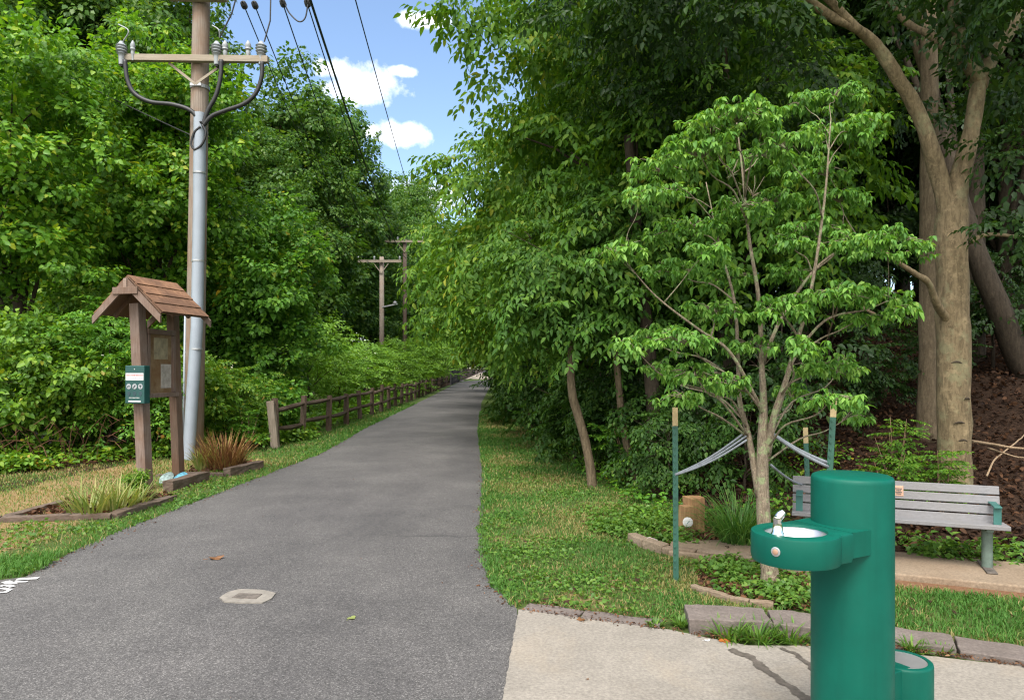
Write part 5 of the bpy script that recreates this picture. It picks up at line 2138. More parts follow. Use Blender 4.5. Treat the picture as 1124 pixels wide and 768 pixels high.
# bare twig tangles
for (px, py) in ((826, 215), (800, 195), (835, 405), (825, 240)):
    c = P(px, py, DY)
    for k in range(9):
        e = c + Vector((random.uniform(-.12, .12), random.uniform(-.1, .1), random.uniform(-.05, .16)))
        m.tube([c, c.lerp(e, .5) + Vector((.01, 0, .01)), e], [.003, .0025, .0012], 4)
m.build('trunk', M['bark_dogwood'], dw, smooth=180)
Pn, D, N, L = place_sprays(np.array(O), np.array(A), np.array(U), np.array(S), 'rosette', jit=.26, grav=.16)
leaves_obj('crown', Pn, D, N, L, M['leaf_dogwood'], dw, .44, droop=.26)
STAT.append(('dogwood', len(Pn)))

# ================================================================== BIG TREE BEHIND THE BENCH
bb_ = Vector((4.56, 7.5, gh(4.56, 7.5)))
bt_ = thing('beech_tree', bb_, 'large smooth barked tree with forked trunk behind the bench', 'tree')
m = MB()


def limb(pts, r0, r1, n=12, k=6):
    q = bez([P(*p) for p in pts], k)
    m.tube(q, [r0 + (r1 - r0) * i / (len(q) - 1) for i in range(len(q))], n)


tp = [P(1049, 560, 7.5), P(1048, 520, 7.5), P(1047, 450, 7.5), P(1046, 360, 7.5), P(1045, 300, 7.5), P(1044, 240, 7.5), P(1052, 200, 7.5), P(1065, 150, 7.45), P(1073, 105, 7.4), P(1078, 84, 7.4)]
q = bez(tp, 5)
rr_ = [.205, .188, .174, .166, .162, .160] + [.158 - .010 * i / 22 for i in range(20)] + [.144, .130, .116, .106, .098, .092, .088, .085, .083, .081, .079, .078, .077, .076, .075, .074, .073, .072, .071, .07, .07, .07]
m.tube(q, rr_[:len(q)], 18)
limb([(1047, 275, 7.5), (1040, 235, 7.49), (1030, 190, 7.48), (1018, 150, 7.45), (1000, 108, 7.4), (985, 85, 7.35), (960, 48, 7.3), (940, 32, 7.2), (905, 15, 7.1), (870, -15, 6.9)], .100, .034)
limb([(942, 34, 7.2), (918, 10, 7.1), (890, -20, 7.0)], .05, .03)
limb([(1078, 90, 7.4), (1060, 62, 7.35), (1050, 25, 7.3), (1044, -30, 7.2)], .075, .05)
limb([(1076, 95, 7.4), (1086, 70, 7.4), (1104, 40, 7.4), (1130, 5, 7.4)], .075, .05)
limb([(1060, 72, 7.4), (1030, 45, 7.6), (1000, 28, 7.8), (975, 0, 7.9)], .05, .03)
limb([(1040, 352, 7.45), (1028, 330, 7.3), (1020, 312, 7.2), (1005, 302, 7.1), (988, 290, 7.0), (960, 272, 6.9), (925, 262, 6.85)], .046, .008)
limb([(1064, 265, 7.5), (1085, 258, 7.5), (1124, 262, 7.4)], .03, .015)
m.rough(.022, 3.2)
m.rough(.006, 14)
m.build('trunk', M['bark_beech'], bt_, smooth=180)
for (px, py, w_) in ((1041, 397, .05), (1044, 462, .055), (1052, 436, .035), (1047, 481, .05), (1036, 330, .045), (1055, 520, .03)):
    c = P(px, py, 7.5)
    m = MB()
    q = []
    for k in range(7):
        a = -1 + 2 * k / 6
        x = c.x + a * w_
        dx = x - P(1047, py, 7.5).x
        q.append(Vector((x, 7.5 - math.sqrt(max(.0, (.158 if py > 340 else .15) ** 2 - dx * dx)) + .004, c.z - .02 * a * a)))
    m.tube(q, [.002, .006, .010, .011, .010, .006, .002], 6)
    m.build('branch_scar', M['bark_dark'], bt_, smooth=180)
cl = []
for px, py, Y, r in ((700, 10, 8.3, 1.0), (760, -10, 7.8, .9), (830, 5, 7.4, .7), (1005, -25, 7.6, .6), (1100, 22, 6.9, .36), (1128, 62, 7.0, .34), (1060, 12, 7.0, .25), (1085, 130, 7.8, .30), (1125, 165, 7.2, .40),
                     (1118, 245, 6.8, .34), (1060, -20, 6.8, .5), (830, 110, 8.6, .55), (760, 90, 9.0, .7), (870, 75, 8.3, .5), (905, 125, 8.8, .4), (1000, 60, 8.9, .5), (690, 80, 9.5, .8), (1150, -20, 6.5, .8), (650, -20, 9.0, .9), (1100, 100, 7.8, .4), (1030, 110, 8.6, .45)):
    c = P(px, py, Y)
    cl.append((np.array(c), np.array([r * 1.15, r * 1.1, r * .6])))
for i in range(26):
    a = random.uniform(0, 6.28)
    q_ = random.uniform(.2, 1) ** .6
    cl.append((np.array([5.0 + math.cos(a) * 5.2 * q_, 8.0 + math.sin(a) * 4.2 * q_, 8.6 + random.uniform(-.8, 2.0)]), np.array([1.2, 1.2, .8])))
O, A, U, S = crown_sprays(cl, 60, .52, .25, -.9, .2)
Pn, D, N, L = place_sprays(O, A, U, S, 'frond', grav=.22)
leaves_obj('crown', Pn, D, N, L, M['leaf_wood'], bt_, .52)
STAT.append(('beech', len(Pn)))

# the other trunks of the wood, each a tree of its own
def pole_tree(name, pts, r0, r1, mat, label, clumps, per=14, ss=.8, lm='leaf_wood', tpl='frond'):
    b = Vector(pts[0])
    root = thing(name, b, label, 'tree')
    mm = MB()
    q = bez(pts, 6)
    mm.tube(q, [r0 * (1.25 if i == 0 else 1) + (r1 - r0) * i / (len(q) - 1) for i in range(len(q))], 12)
    for c, r in clumps:
        s = q[int(len(q) * .75)]
        mm.tube(curve_pts(s, c, (0, 0, .2), 4), [r1 * .6, r1 * .5, r1 * .4, r1 * .25, .008], 6)
    mm.rough(.015, 3)
    mm.build('trunk', mat, root, smooth=180)
    O, A, U, S = crown_sprays([(np.array(c), np.array([r, r, r * .7])) for c, r in clumps], per, ss, .2, -.8, .3)
    Pn, D, N, L = place_sprays(O, A, U, S, tpl, grav=.2)
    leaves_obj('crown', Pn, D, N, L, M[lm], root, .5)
    STAT.append((name, len(Pn)))


def gp(px, Y):
    x = (px - 562) * Y / F
    return Vector((x, Y, gh(x, Y) - .1))


pole_tree('slim_tree', [gp(1019, 8.6), P(1019, 400, 8.6), P(1020, 250, 8.6), P(1020, 100, 8.6), P(1018, -60, 8.6)], .118, .085, M['bark_mid'], 'straight slim tree standing just behind the big forked tree', [(Vector((4.6, 8.8, 8.5)), 1.3), (Vector((5.6, 9.4, 8.8)), 1.3), (Vector((4.2, 9.6, 9.3)), 1.2)])
pole_tree('leaning_tree', [gp(1150, 9.6), P(1124, 405, 9.6), P(1095, 335, 9.6), P(1068, 268, 9.7), P(1045, 190, 9.9), P(1020, 90, 10.2)], .17, .10, M['bark_dark'], 'dark leaning tree crossing behind the big forked tree', [(Vector((4.9, 10.4, 7.5)), 1.2), (Vector((6.2, 10.6, 7.9)), 1.3)])
pole_tree('dark_tree', [gp(1118, 11.5), P(1118, 350, 11.5), P(1117, 200, 11.5), P(1112, 0, 11.5)], .20, .14, M['bark_dark'], 'dark upright tree trunk at the far right behind the leaning tree', [(Vector((8.6, 11.8, 8.0)), 1.5), (Vector((7.4, 12.4, 8.8)), 1.4)])
pole_tree('dark_tree', [gp(1070, 10.5), P(1070, 400, 10.5), P(1071, 260, 10.5), P(1068, 60, 10.6)], .15, .11, M['bark_dark'], 'dark tree trunk hidden close behind the right side of big forked tree', [(Vector((6.6, 10.9, 7.6)), 1.2)])
pole_tree('dark_tree', [gp(716, 10.0), P(718, 470, 10.0), P(712, 380, 10.1), P(700, 260, 10.2), P(690, 150, 10.4)], .12, .07, M['bark_dark'], 'dark trunk in the shade behind the lawn stake', [(Vector((1.8, 10.6, 5.4)), 1.0)], 10)
pole_tree('leaning_tree', [gp(651, 10.2), P(646, 500, 10.2), P(634, 455, 10.2), P(627, 420, 10.2), P(629, 370, 10.4), P(640, 300, 10.8), P(660, 230, 11.3)], .070, .04, M['bark_mid'], 'thin pale crooked trunk at the wood edge beside the lawn', [(Vector((1.4, 11.7, 4.0)), .8)], 10)
pole_tree('leaning_tree', [gp(700, 10.2), P(692, 505, 10.2), P(683, 460, 10.3), P(676, 380, 10.4), P(668, 300, 10.6)], .06, .04, M['bark_mid'], 'thin brown leaning stem just right of the crooked pale trunk', [(Vector((1.5, 11.0, 4.6)), .7)], 10)
pole_tree('dark_tree', [gp(880, 10.5), P(880, 420, 10.5), P(876, 300, 10.6), P(870, 100, 10.8)], .14, .10, M['bark_dark'], 'dark trunk behind the dogwood and the stakes', [(Vector((4.2, 11.2, 6.6)), 1.2)])

# ================================================================== RIGHT TREES OVERHANGING THE PATH
def cut_right(Pn):
    x, y, z = Pn.T
    lo = np.clip(1.85 - (x - right_x(y)) * .95, .25, 1.85) + .12 * wob(x, y, 2.3)
    return z > lo


E = dict(cat='tree', tpl='frond', lmat=M['leaf_elm'], bmat=M['bark_dark'], droop=.45, grav=.38, zmin=-.75, shell=.35, wr=.48, cut=cut_right)
tree('elm_tree', 'leafy overhanging tree nearest on the right, above the sapling edge', base=Vector((3.1, 10.6, gh(3.1, 10.6))), h=9, tr=.16, crown_c=(2.9, 10.4, 4.8), crown_r=(2.2, 1.7, 3.3), k=34, cr=.95, per=21, sscale=.75, seed=3, limbs=8,
     zlo=-.75, **E)
tree('elm_tree', 'tall overhanging tree whose top branch reaches left into the sky', base=Vector((3.0, 13.0, gh(3.0, 13))), h=13, tr=.2, crown_c=(2.5, 12.6, 6.2), crown_r=(2.9, 2.5, 4.6), k=46, cr=1.1, per=19, sscale=.85, seed=5, limbs=10,
     extra=[(np.array(P(545, 5, 10.8)), np.array([.9, .7, .6])), (np.array(P(505, 15, 10.9)), np.array([.55, .5, .30])), (np.array(P(478, 14, 11.0)), np.array([.38, .3, .16])), (np.array(P(590, 30, 10.8)), np.array([.9, .7, .7])), (np.array(P(525, 45, 11.3)), np.array([.5, .45, .3])),
            (np.array(P(560, 90, 12)), np.array([.7, .7, .6]))], **E)
tree('elm_tree', 'rounded overhanging tree bulging over the path with yellowish leaf sprays', base=Vector((2.3, 16.2, 0)), h=8.5, tr=.18, crown_c=(1.6, 15.8, 4.4), crown_r=(3.4, 3.0, 3.7), k=52, cr=1.05, per=18, sscale=.85, seed=8, limbs=10,
     extra=[(np.array(P(475, 250, 15.5)), np.array([.6, .6, .4])), (np.array(P(468, 300, 15.8)), np.array([.6, .6, .4])), (np.array(P(500, 180, 15.5)), np.array([.5, .5, .4])), (np.array(P(478, 345, 17)), np.array([.6, .6, .4]))], **E)
tree('elm_tree', 'overhanging tree farther along the verge with low drooping sprays', base=Vector((1.9, 22, 0)), h=9, tr=.18, crown_c=(.9, 21.6, 4.6), crown_r=(3.5, 3.4, 3.8), k=44, cr=1.25, per=12, sscale=1.0, seed=11, limbs=8, **E)
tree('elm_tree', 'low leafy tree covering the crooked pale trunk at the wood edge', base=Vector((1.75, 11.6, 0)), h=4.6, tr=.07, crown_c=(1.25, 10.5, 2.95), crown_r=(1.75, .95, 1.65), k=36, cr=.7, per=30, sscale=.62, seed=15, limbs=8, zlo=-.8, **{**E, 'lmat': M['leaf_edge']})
E2 = dict(E, far=True, tpl='frond')
e4 = tree('elm_tree', 'distant overhanging tree leaning over the path before the bridge', base=Vector((1.4, 30, 0)), h=10, tr=.2, crown_c=(.75, 29.6, 5.0), crown_r=(4.3, 4, 4.3), k=44, cr=1.6, per=7.5, sscale=1.5, seed=13, limbs=6, **E2)
copy_tree(e4, (1.3, 40, 0), .0, 1.0, 'distant overhanging tree at the right of the path, second before bridge')
copy_tree(e4, (.9, 52, 0), .4, 1.15, 'distant overhanging tree on the right of the path, close to bridge')
copy_tree(e4, (.9, 68, 0), -.3, 1.2, 'distant overhanging tree at the right end of the pale bridge deck')
copy_tree(e4, (.6, 90, 0), .2, 1.3, 'far tree beside the right edge of the bridge')

# ================================================================== LEFT TREES
Pp = dict(cat='tree', tpl='cluster', lmat=M['leaf_poplar'], bmat=M['bark_dark'], droop=.05, grav=.12, zmin=-.55, shell=.4, wr=.76)
tree('poplar_tree', 'bright green broad leaved tree at the left edge of the clearing', base=Vector((-9.9, 14.6, 0)), h=8.8, tr=.14, crown_c=(-9.7, 14.2, 5.6), crown_r=(2.4, 2.0, 3.3), k=40, cr=.95, per=17, sscale=.50, seed=21, limbs=8, **Pp)
tree('poplar_tree', 'bright green tree with yellowish leaves directly behind the near pole', base=Vector((-8.6, 17.6, 0)), h=10.4, tr=.15, crown_c=(-8.6, 17.2, 6.3), crown_r=(2.2, 2.0, 4.0), k=46, cr=.95, per=17, sscale=.54, seed=22, limbs=9, **Pp)
tree('poplar_tree', 'tall thin broad leaved tree between the two brightest left trees', base=Vector((-10.6, 19.6, 0)), h=11, tr=.16, crown_c=(-10.6, 19.2, 6.0), crown_r=(2.0, 2.0, 4.4), k=34, cr=1.1, per=12, sscale=.62, seed=23, limbs=8, **Pp)
B_ = dict(cat='tree', tpl='cluster', lmat=M['leaf_bush'], bmat=M['bark_dark'], droop=.1, grav=.15, zmin=-.6, shell=.4, wr=.72)
tree('bushy_tree', 'rounded bushy tree with a few orange leaves behind the rail fence start', base=Vector((-6.75, 19.6, 0)), h=6.2, tr=.11, crown_c=(-6.6, 19.4, 3.75), crown_r=(2.25, 1.9, 3.0), k=52, cr=.85, per=19, sscale=.52, seed=24, limbs=9, **B_)
SH = dict(cat='shrub', tpl='cluster', bmat=M['bark_dark'], droop=.05, grav=.12, zmin=-.5, shell=.4, wr=.68)
shr = [(-10.4, 12.6, 1.5, 1.3, 'low tangled shrub at the far left edge above the brambles'), (-9.3, 12.9, 1.9, 1.4, 'leafy shrub rising left of the kiosk with dark gaps below'), (-8.3, 13.2, 2.5, 1.2, 'tall light green shrub left of the kiosk roof'),
       (-7.5, 13.6, 2.9, 1.2, 'tall light green shrub right behind the kiosk'), (-6.7, 14.3, 2.0, 1.0, 'shrub between the kiosk and the utility pole'), (-6.1, 15.6, 1.9, 1.0, 'dark shrub at the foot of the utility pole'),
       (-6.0, 17.6, 1.4, .8, 'low shrub behind the pale leaning post'), (-9.6, 14.4, 3.0, 1.4, 'taller shrub in second row below the leftmost bright tree'), (-8.0, 15.2, 3.4, 1.3, 'taller shrub in second row behind the kiosk roof'), (-11.4, 13.5, 2.6, 1.5, 'big shrub cut by the left edge of the view'), (-13.6, 13.6, 2.4, 1.5, 'shrub just beyond the left edge of the view'), (-16, 14.2, 2.8, 1.6, 'shrub farther beyond the left edge of the view')]
for i, (x, y, h, r, lb) in enumerate(shr):
    tree('shrub', lb, base=Vector((x, y, 0)), h=h, tr=.035, crown_c=(x, y, h * .52), crown_r=(r, r * .9, h * .56), k=int(20 + 7 * h), cr=.55, per=26, sscale=.40, seed=40 + i, limbs=9, lmat=M['leaf_shrub' if i % 3 else 'leaf_bush'], group='shrubs of the left thicket', **{**SH, 'tpl': ('cluster', 'frond', 'cluster', 'compound')[i % 4], 'wr': (.68, .55, .8, .45)[i % 4]})
# light green pinnate shrubs beyond the fence
G_ = dict(cat='shrub', tpl='compound', lmat=M['leaf_sumac'], bmat=M['bark_dark'], droop=.1, grav=.2, zmin=-.4, shell=.4, wr=.42)
sp2 = tree('sumac_shrub', 'light green feathery shrub behind the fence, nearest to the bushy tree', base=Vector((-6.6, 23.6, gh(-6.6, 23.6))), h=3.0, tr=.05, crown_c=(-6.6, 23.6, 1.7), crown_r=(1.6, 1.6, 1.7), k=30, cr=.7, per=17, sscale=.62, seed=60, group='feathery shrubs beyond the rail fence', **G_)
fs = [(-8.3, 25.5, 1.2, 'light green feathery shrub in second row under the tall dark trees'), (-6.5, 27.5, 1.0, 'second light green feathery shrub along the fence'), (-8.6, 30, 1.2, 'larger feathery shrub left of the pale far pole'), (-6.5, 32, 1.05, 'third feathery shrub along the fence'),
      (-6.9, 37, 1.0, 'feathery shrub in front of the pale far pole'), (-8.9, 39, 1.15, 'large feathery shrub hiding the foot of the pale far pole'), (-6.6, 43, 1.1, 'feathery shrub in front of the dark far pole'), (-7.2, 49, 1.4, 'feathery shrub at the foot of the dark far pole'),
      (-7.3, 56, 1.5, 'feathery shrub beyond the dark far pole'), (-7.8, 64, 1.7, 'feathery shrub near the start of the bridge railing'), (-8.8, 76, 2.0, 'feathery shrub behind the picket part of the railing'), (-9.6, 92, 2.3, 'feathery shrub behind the far railing')]
for i, (x, y, s, lb) in enumerate(fs):
    copy_tree(sp2, (x, y, gh(x, y)), i * 1.3, (s * 1.05, s * 1.05, s * .80), lb)
# tall trees behind
T = dict(cat='tree', tpl='cluster', lmat=M['leaf_tall'], bmat=M['bark_dark'], droop=.1, grav=.15, zmin=-.6, shell=.45, wr=.7, far=True)
t1 = tree('tall_tree', 'tall dark tree behind the near pole crossarm', base=Vector((-15.8, 33, -.9)), h=21, tr=.35, crown_c=(-15.8, 33, 11.5), crown_r=(3.8, 3.8, 9.6), k=90, cr=1.6, per=5.6, sscale=1.0, seed=70, limbs=16, **T)
t2 = tree('tall_tree', 'tall tree whose rounded top stands highest left of the sky gap', base=Vector((-11.3, 38, -.9)), h=18.5, tr=.35, crown_c=(-11.3, 38, 10.2), crown_r=(3.3, 3.3, 8.6), k=80, cr=1.5, per=5.6, sscale=1.0, seed=71, limbs=16, **T)
t3 = tree('tall_tree', 'tall dark tree sloping down toward the sky gap', base=Vector((-11.9, 50, -.9)), h=19.5, tr=.3, crown_c=(-11.9, 50, 10.4), crown_r=(3.0, 3.0, 9.0), k=76, cr=1.5, per=5.2, sscale=1.05, seed=72, limbs=14, **T)
grp = 'tall background trees of the left wood'
bgl = [(-17.5, 30, 1.0, t1, 'tall background tree above the bright left trees, second from the pole'), (-20.8, 28, 1.05, t2, 'tall background tree in the upper left corner'), (-13.2, 27.0, .80, t3, 'background tree filling the gap behind the near pole'),
       (-18, 24, .85, t3, 'background tree behind the leftmost bright tree'), (-23.5, 33, 1.1, t1, 'tall background tree beyond the upper left corner'), (-10.4, 30.5, .66, t2, 'dark tree right behind the bushy tree'), (-10.8, 37.5, .66, t1, 'dark tree between bushy tree and pale far pole'),
       (-12.5, 50, .98, t1, 'background tree behind the pale far pole'), (-10.6, 55, .80, t3, 'background tree just left of the dark far pole'), (-10.8, 64, 1.0, t2, 'background tree between the two far poles'), (-9.8, 75, 1.05, t3, 'far tree with feathery top at the bottom of the sky gap'),
       (-13, 90, 1.25, t1, 'far tree behind the bottom of the sky gap'), (-8.6, 62, .55, t2, 'small far tree left of the bridge railing'), (-9.9, 110, 1.15, t2, 'far tree above the end of the path'), (-12, 130, 1.2, t3, 'far tree left of the path beyond the bridge'), (-15.5, 22.5, .55, t2, 'low background tree in the gap above the kiosk shrubs'), (-25, 25, .8, t1, 'background tree beyond the left edge of the view'), (-20, 38, .9, t3, 'background tree in the second row above the kiosk'), (-27, 42, 1.0, t2, 'background tree deep at the left'), (-17, 48, .9, t1, 'background tree deep behind the near pole'), (-13.2, 31.0, .45, t3, 'short background tree behind the bright trees')]
for i, (x, y, s, src, lb) in enumerate(bgl):
    copy_tree(src, (x, y, gh(x, y)), 1.1 + i * 1.7, s, lb, grp)

# ================================================================== RIGHT WOOD BEHIND
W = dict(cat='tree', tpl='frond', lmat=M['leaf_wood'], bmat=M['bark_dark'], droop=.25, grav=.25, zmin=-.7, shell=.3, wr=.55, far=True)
w1 = tree('woodland_tree', 'woodland tree deep in the dark right wood, behind the dogwood', base=Vector((5.2, 13.5, gh(5.2, 13.5))), h=12, tr=.17, crown_c=(5.2, 13.5, gh(5.2, 13.5) + 7.2), crown_r=(3.2, 3.0, 5.6), k=60, cr=1.25, per=8, sscale=1.0, seed=80, limbs=14, **W)
w2 = tree('woodland_tree', 'woodland tree deep in the dark right wood, above the bank', base=Vector((8.6, 14.5, gh(8.6, 14.5))), h=13, tr=.2, crown_c=(8.6, 14.5, gh(8.6, 14.5) + 7.6), crown_r=(3.4, 3.2, 6.2), k=64, cr=1.3, per=7.5, sscale=1.05, seed=81, limbs=14, **W)
grw = 'trees deep in the right wood'
w1['group'] = w2['group'] = grw
bgr = [(6.3, 18, 1.0, w1, 'woodland tree behind the big forked tree, in the second row'), (3.6, 18.5, 1.0, w2, 'woodland tree behind the overhanging elms, in the second row'), (11.5, 12.5, 1.0, w1, 'woodland tree beyond the right edge of the view'), (12, 18, 1.15, w2, 'woodland tree high on the bank behind the dark trunk'), (9, 21, 1.1, w1, 'woodland tree in the third row behind the forked tree'),
       (5.5, 25, 1.15, w2, 'woodland tree in the third row behind the elms'), (14, 25, 1.3, w1, 'woodland tree far up the bank'), (9.5, 29, 1.3, w2, 'woodland tree far back on the bank'), (4.5, 34, 1.2, w1, 'woodland tree far back along the verge'), (4.2, 46, 1.3, w2, 'woodland tree far back near the bridge'), (17.5, 18, 1.3, w2, 'woodland tree at the outer right of the bank'), (4, 60, 1.4, w1, 'woodland tree beyond the bridge end'), (15, 36, 1.6, w1, 'woodland tree at the very back of the bank'), (7.6, 11.2, .75, w1, 'woodland tree between the leaning tree and the upright dark trunk'), (10.2, 15.5, .9, w1, 'woodland tree just behind the upright dark trunk'), (20, 26, 1.5, w2, 'woodland tree at the outer back of the bank'), (7.4, 16.2, .8, w2, 'woodland tree in the gap right of the big forked tree'), (7, 40, 1.5, w2, 'woodland tree of the farthest row, behind the dogwood'), (12, 46, 1.6, w1, 'woodland tree of the farthest row, behind the slim trunk'), (22, 38, 1.7, w2, 'woodland tree of the farthest row, behind the leaning tree'), (28, 30, 1.7, w1, 'woodland tree of the farthest row, beyond the right edge'), (4.2, 15.5, .75, w1, 'smaller woodland tree between elms and dogwood'), (16, 30, 1.2, w1, 'woodland tree far up the slope, behind the slim trunk'), (11, 20.5, .75, w2, 'low woodland tree up the slope behind the slim trunk'), (9.2, 17.2, .7, w1, 'low woodland tree on the bank behind the big trunk'), (6.2, 21.5, .85, w2, 'woodland tree filling the gap between dogwood and forked tree')]
for i, (x, y, s, src, lb) in enumerate(bgr):
    copy_tree(src, (x, y, gh(x, y)), .7 + i * 1.9, s, lb)
# understorey of the right wood
us = tree('understorey_shrub', 'dark understorey shrub behind the stakes and dogwood', base=Vector((3.4, 9.2, gh(3.4, 9.2))), h=2.2, tr=.03, crown_c=(3.4, 9.2, gh(3.4, 9.2) + 1.15), crown_r=(1.0, .8, 1.2), k=20, cr=.5, per=22, sscale=.48, seed=90, limbs=8, group='understorey shrubs of the right wood', **{**W, 'cat': 'shrub', 'far': False})
for i, (x, y, s, lb) in enumerate(((2.55, 9.6, .85, 'understorey shrub behind the spiky grass clump'), (2.2, 11.2, .95, 'understorey shrub behind the short stems at the lawn end'), (4.6, 10.6, 1.1, 'understorey shrub behind the leaning stake'), (6.2, 12, 1.2, 'understorey shrub behind the forked trunk'), (3.6, 12, 1.3, 'understorey shrub deep behind the dogwood'), (8.2, 11.0, .9, 'understorey shrub on the bank beside the dark trunk'), (1.6, 13.2, 1.0, 'understorey shrub beside the lawn, past the crooked trunk'), (1.25, 16, 1.1, 'understorey shrub at the lawn end below the elms'), (1.0, 19.5, 1.2, 'understorey shrub at the far end of the lawn'), (.8, 25, 1.3, 'understorey shrub beside the far verge'), (5.4, 9.3, .6, 'small understorey shrub just behind the big tree'), (7.2, 13.5, 1.4, 'understorey shrub high on the bank'), (6.6, 10.0, .8, 'understorey shrub on the bank below the leaning tree'), (8.8, 12.6, 1.1, 'understorey shrub beyond the upright dark trunk'), (4.4, 9.0, .62, 'understorey shrub between the stakes and slim tree'), (5.0, 11.6, 1.2, 'understorey shrub in the dark left of the slim tree'), (7.6, 11.6, 1.0, 'understorey shrub on the bank left of the upright dark trunk'), (9.5, 17.8, 2.0, 'big understorey shrub up the slope left of the slim trunk'), (12.9, 24.3, 2.4, 'big understorey shrub far up the slope'), (8.1, 15.2, 1.8, 'big understorey shrub on the slope between the dogwood and slim trunk'))):
    copy_tree(us, (x, y, gh(x, y)), i * 1.1, s, lb)
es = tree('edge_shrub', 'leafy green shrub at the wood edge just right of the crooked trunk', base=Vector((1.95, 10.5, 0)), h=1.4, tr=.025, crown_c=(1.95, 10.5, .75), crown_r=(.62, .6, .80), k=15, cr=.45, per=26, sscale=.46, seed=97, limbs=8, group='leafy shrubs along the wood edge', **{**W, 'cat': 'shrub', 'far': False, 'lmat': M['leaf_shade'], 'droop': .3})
for i, (x, y, s, lb) in enumerate(((1.12, 12.9, 1.15, 'leafy shrub at the wood edge past the crooked trunk'), (.80, 15.2, 1.25, 'leafy shrub at the wood edge halfway along the lawn'), (.50, 18.2, 1.4, 'leafy shrub at the wood edge near the far end of lawn'), (.30, 22.0, 1.5, 'leafy shrub at the far tip of the lawn'), (2.0, 9.3, .8, 'leafy shrub between dark trunk and wooden block'), (2.75, 8.6, .8, 'leafy shrub right behind the dogwood trunk'), (.1, 27, 1.5, 'leafy shrub beside the thin tan far post'), (1.75, 11.9, 1.3, 'leafy shrub in the second row behind the crooked trunk'))):
    copy_tree(es, (x, y, gh(x, y)), 1 + i * 1.3, s, lb)
# end of the corridor
cf = tree('far_tree', 'far tree closing the view at the end of the path', base=Vector((-8, 235, gh(0, 235))), h=16, tr=.3, crown_c=(-8, 235, gh(0, 235) + 9.5), crown_r=(7, 5, 9), k=40, cr=3.2, per=2.2, sscale=2.2, seed=95, limbs=6, **{**T, 'lmat': M['leaf_far']})
for i, (x, y, s) in enumerate(((-20, 205, 1.1), (-2, 180, .9), (5, 150, 1.0), (2, 120, .9), (-16, 150, 1.0), (8, 230, 1.2), (-30, 240, 1.3), (-14, 260, 1.3), (-12.5, 128, .62), (-13.5, 175, .8))):
    copy_tree(cf, (x, y, gh(x, y)), i * .9, s, ['far tree left of the path beyond the railing', 'far tree right of the path beyond the bridge', 'far tree behind the right verge trees', 'far tree beside the right end of the bridge', 'far tree behind the open railing', 'far tree at the right of the corridor end', 'far tree at the left of corridor end', 'farthest tree directly behind the corridor end', 'far tree close behind the start of open railing', 'far tree behind the middle of the open railing'][i], 'trees at the far end of the path')

# ================================================================== PEOPLE FAR DOWN THE PATH
def person(loc, label, top_m, leg_m):
    root = thing('person', loc, label, 'person')
    me = bpy.data.meshes.new('body')
    J = [(0, 0, .95), (0, 0, 1.2), (0, 0, 1.42), (0, 0, 1.52), (0, -.02, 1.66), (-.19, 0, 1.40), (-.25, .02, 1.12), (-.22, -.10, .88), (.19, 0, 1.40), (.25, -.04, 1.12), (.22, -.16, .90),
         (-.10, 0, .88), (-.11, -.08, .48), (-.11, .0, .06), (-.11, -.14, .04), (.10, 0, .88), (.11, .06, .48), (.11, .20, .10), (.11, .08, .05)]
    Eg = [(0, 1), (1, 2), (2, 3), (3, 4), (2, 5), (5, 6), (6, 7), (2, 8), (8, 9), (9, 10), (0, 11), (11, 12), (12, 13), (13, 14), (0, 15), (15, 16), (16, 17), (17, 18)]
    rad = [.15, .15, .15, .06, .105, .065, .045, .035, .065, .045, .035, .09, .065, .045, .04, .09, .065, .045, .04]
    me.from_pydata(J, Eg, [])
    o = bpy.data.objects.new('body', me)
    COL.objects.link(o)
    o.parent = root
    sk = o.modifiers.new('skin', 'SKIN')
    for i, r in enumerate(rad):
        me.skin_vertices[0].data[i].radius = (r, r)
    me.skin_vertices[0].data[0].use_root = True
    ss = o.modifiers.new('sub', 'SUBSURF')
    ss.levels = ss.render_levels = 2
    me.materials.append(leg_m)
    mm = MB()
    L0 = Vector(loc)
    mm.lathe([(.155, .86), (.17, 1.0), (.18, 1.25), (.19, 1.40), (.10, 1.49), (.06, 1.5)], L0, 16)
    mm.tube([L0 + Vector((-.17, 0, 1.40)), L0 + Vector((-.26, .02, 1.10))], [.085, .06], 10)
    mm.tube([L0 + Vector((.17, 0, 1.40)), L0 + Vector((.26, -.04, 1.10))], [.085, .06], 10)
    mm.build('jacket', top_m, root, smooth=180)
    mm = MB()
    mm.lathe([(.02, 1.56), (.085, 1.60), (.10, 1.68), (.08, 1.76), (.02, 1.79)], L0 + Vector((0, -.02, 0)), 14)
    mm.build('head', M['skin'], root, smooth=180)
    mm = MB()
    mm.lathe([(.09, 1.66), (.108, 1.70), (.09, 1.78), (.02, 1.81)], L0 + Vector((0, .01, 0)), 14)
    mm.build('hair', M['cloth_dark'], root, smooth=180)
    return root


person((-5.45, 204, gh(0, 204) + .02), 'tiny far walker in dark clothes on the path beyond the bridge', M['cloth_dark'], M['cloth_dark'])
person((-4.25, 206, gh(0, 206) + .02), 'tiny far walker in a pale top on the path beyond the bridge', M['cloth_pale'], M['cloth_dark'])

# ================================================================== LIGHT, SKY, CAMERA
EL, AZ = R(58), R(196)       # sun behind the camera, to its left
S_ = Vector((math.sin(AZ) * math.cos(EL), math.cos(AZ) * math.cos(EL), math.sin(EL)))
sd = bpy.data.lights.new('sun', 'SUN')
sd.energy = 2.15
sd.angle = R(26)
sd.color = (1.0, .955, .89)
so = bpy.data.objects.new('sun', sd)
COL.objects.link(so)
so.rotation_euler = (-S_).to_track_quat('-Z', 'Y').to_euler()

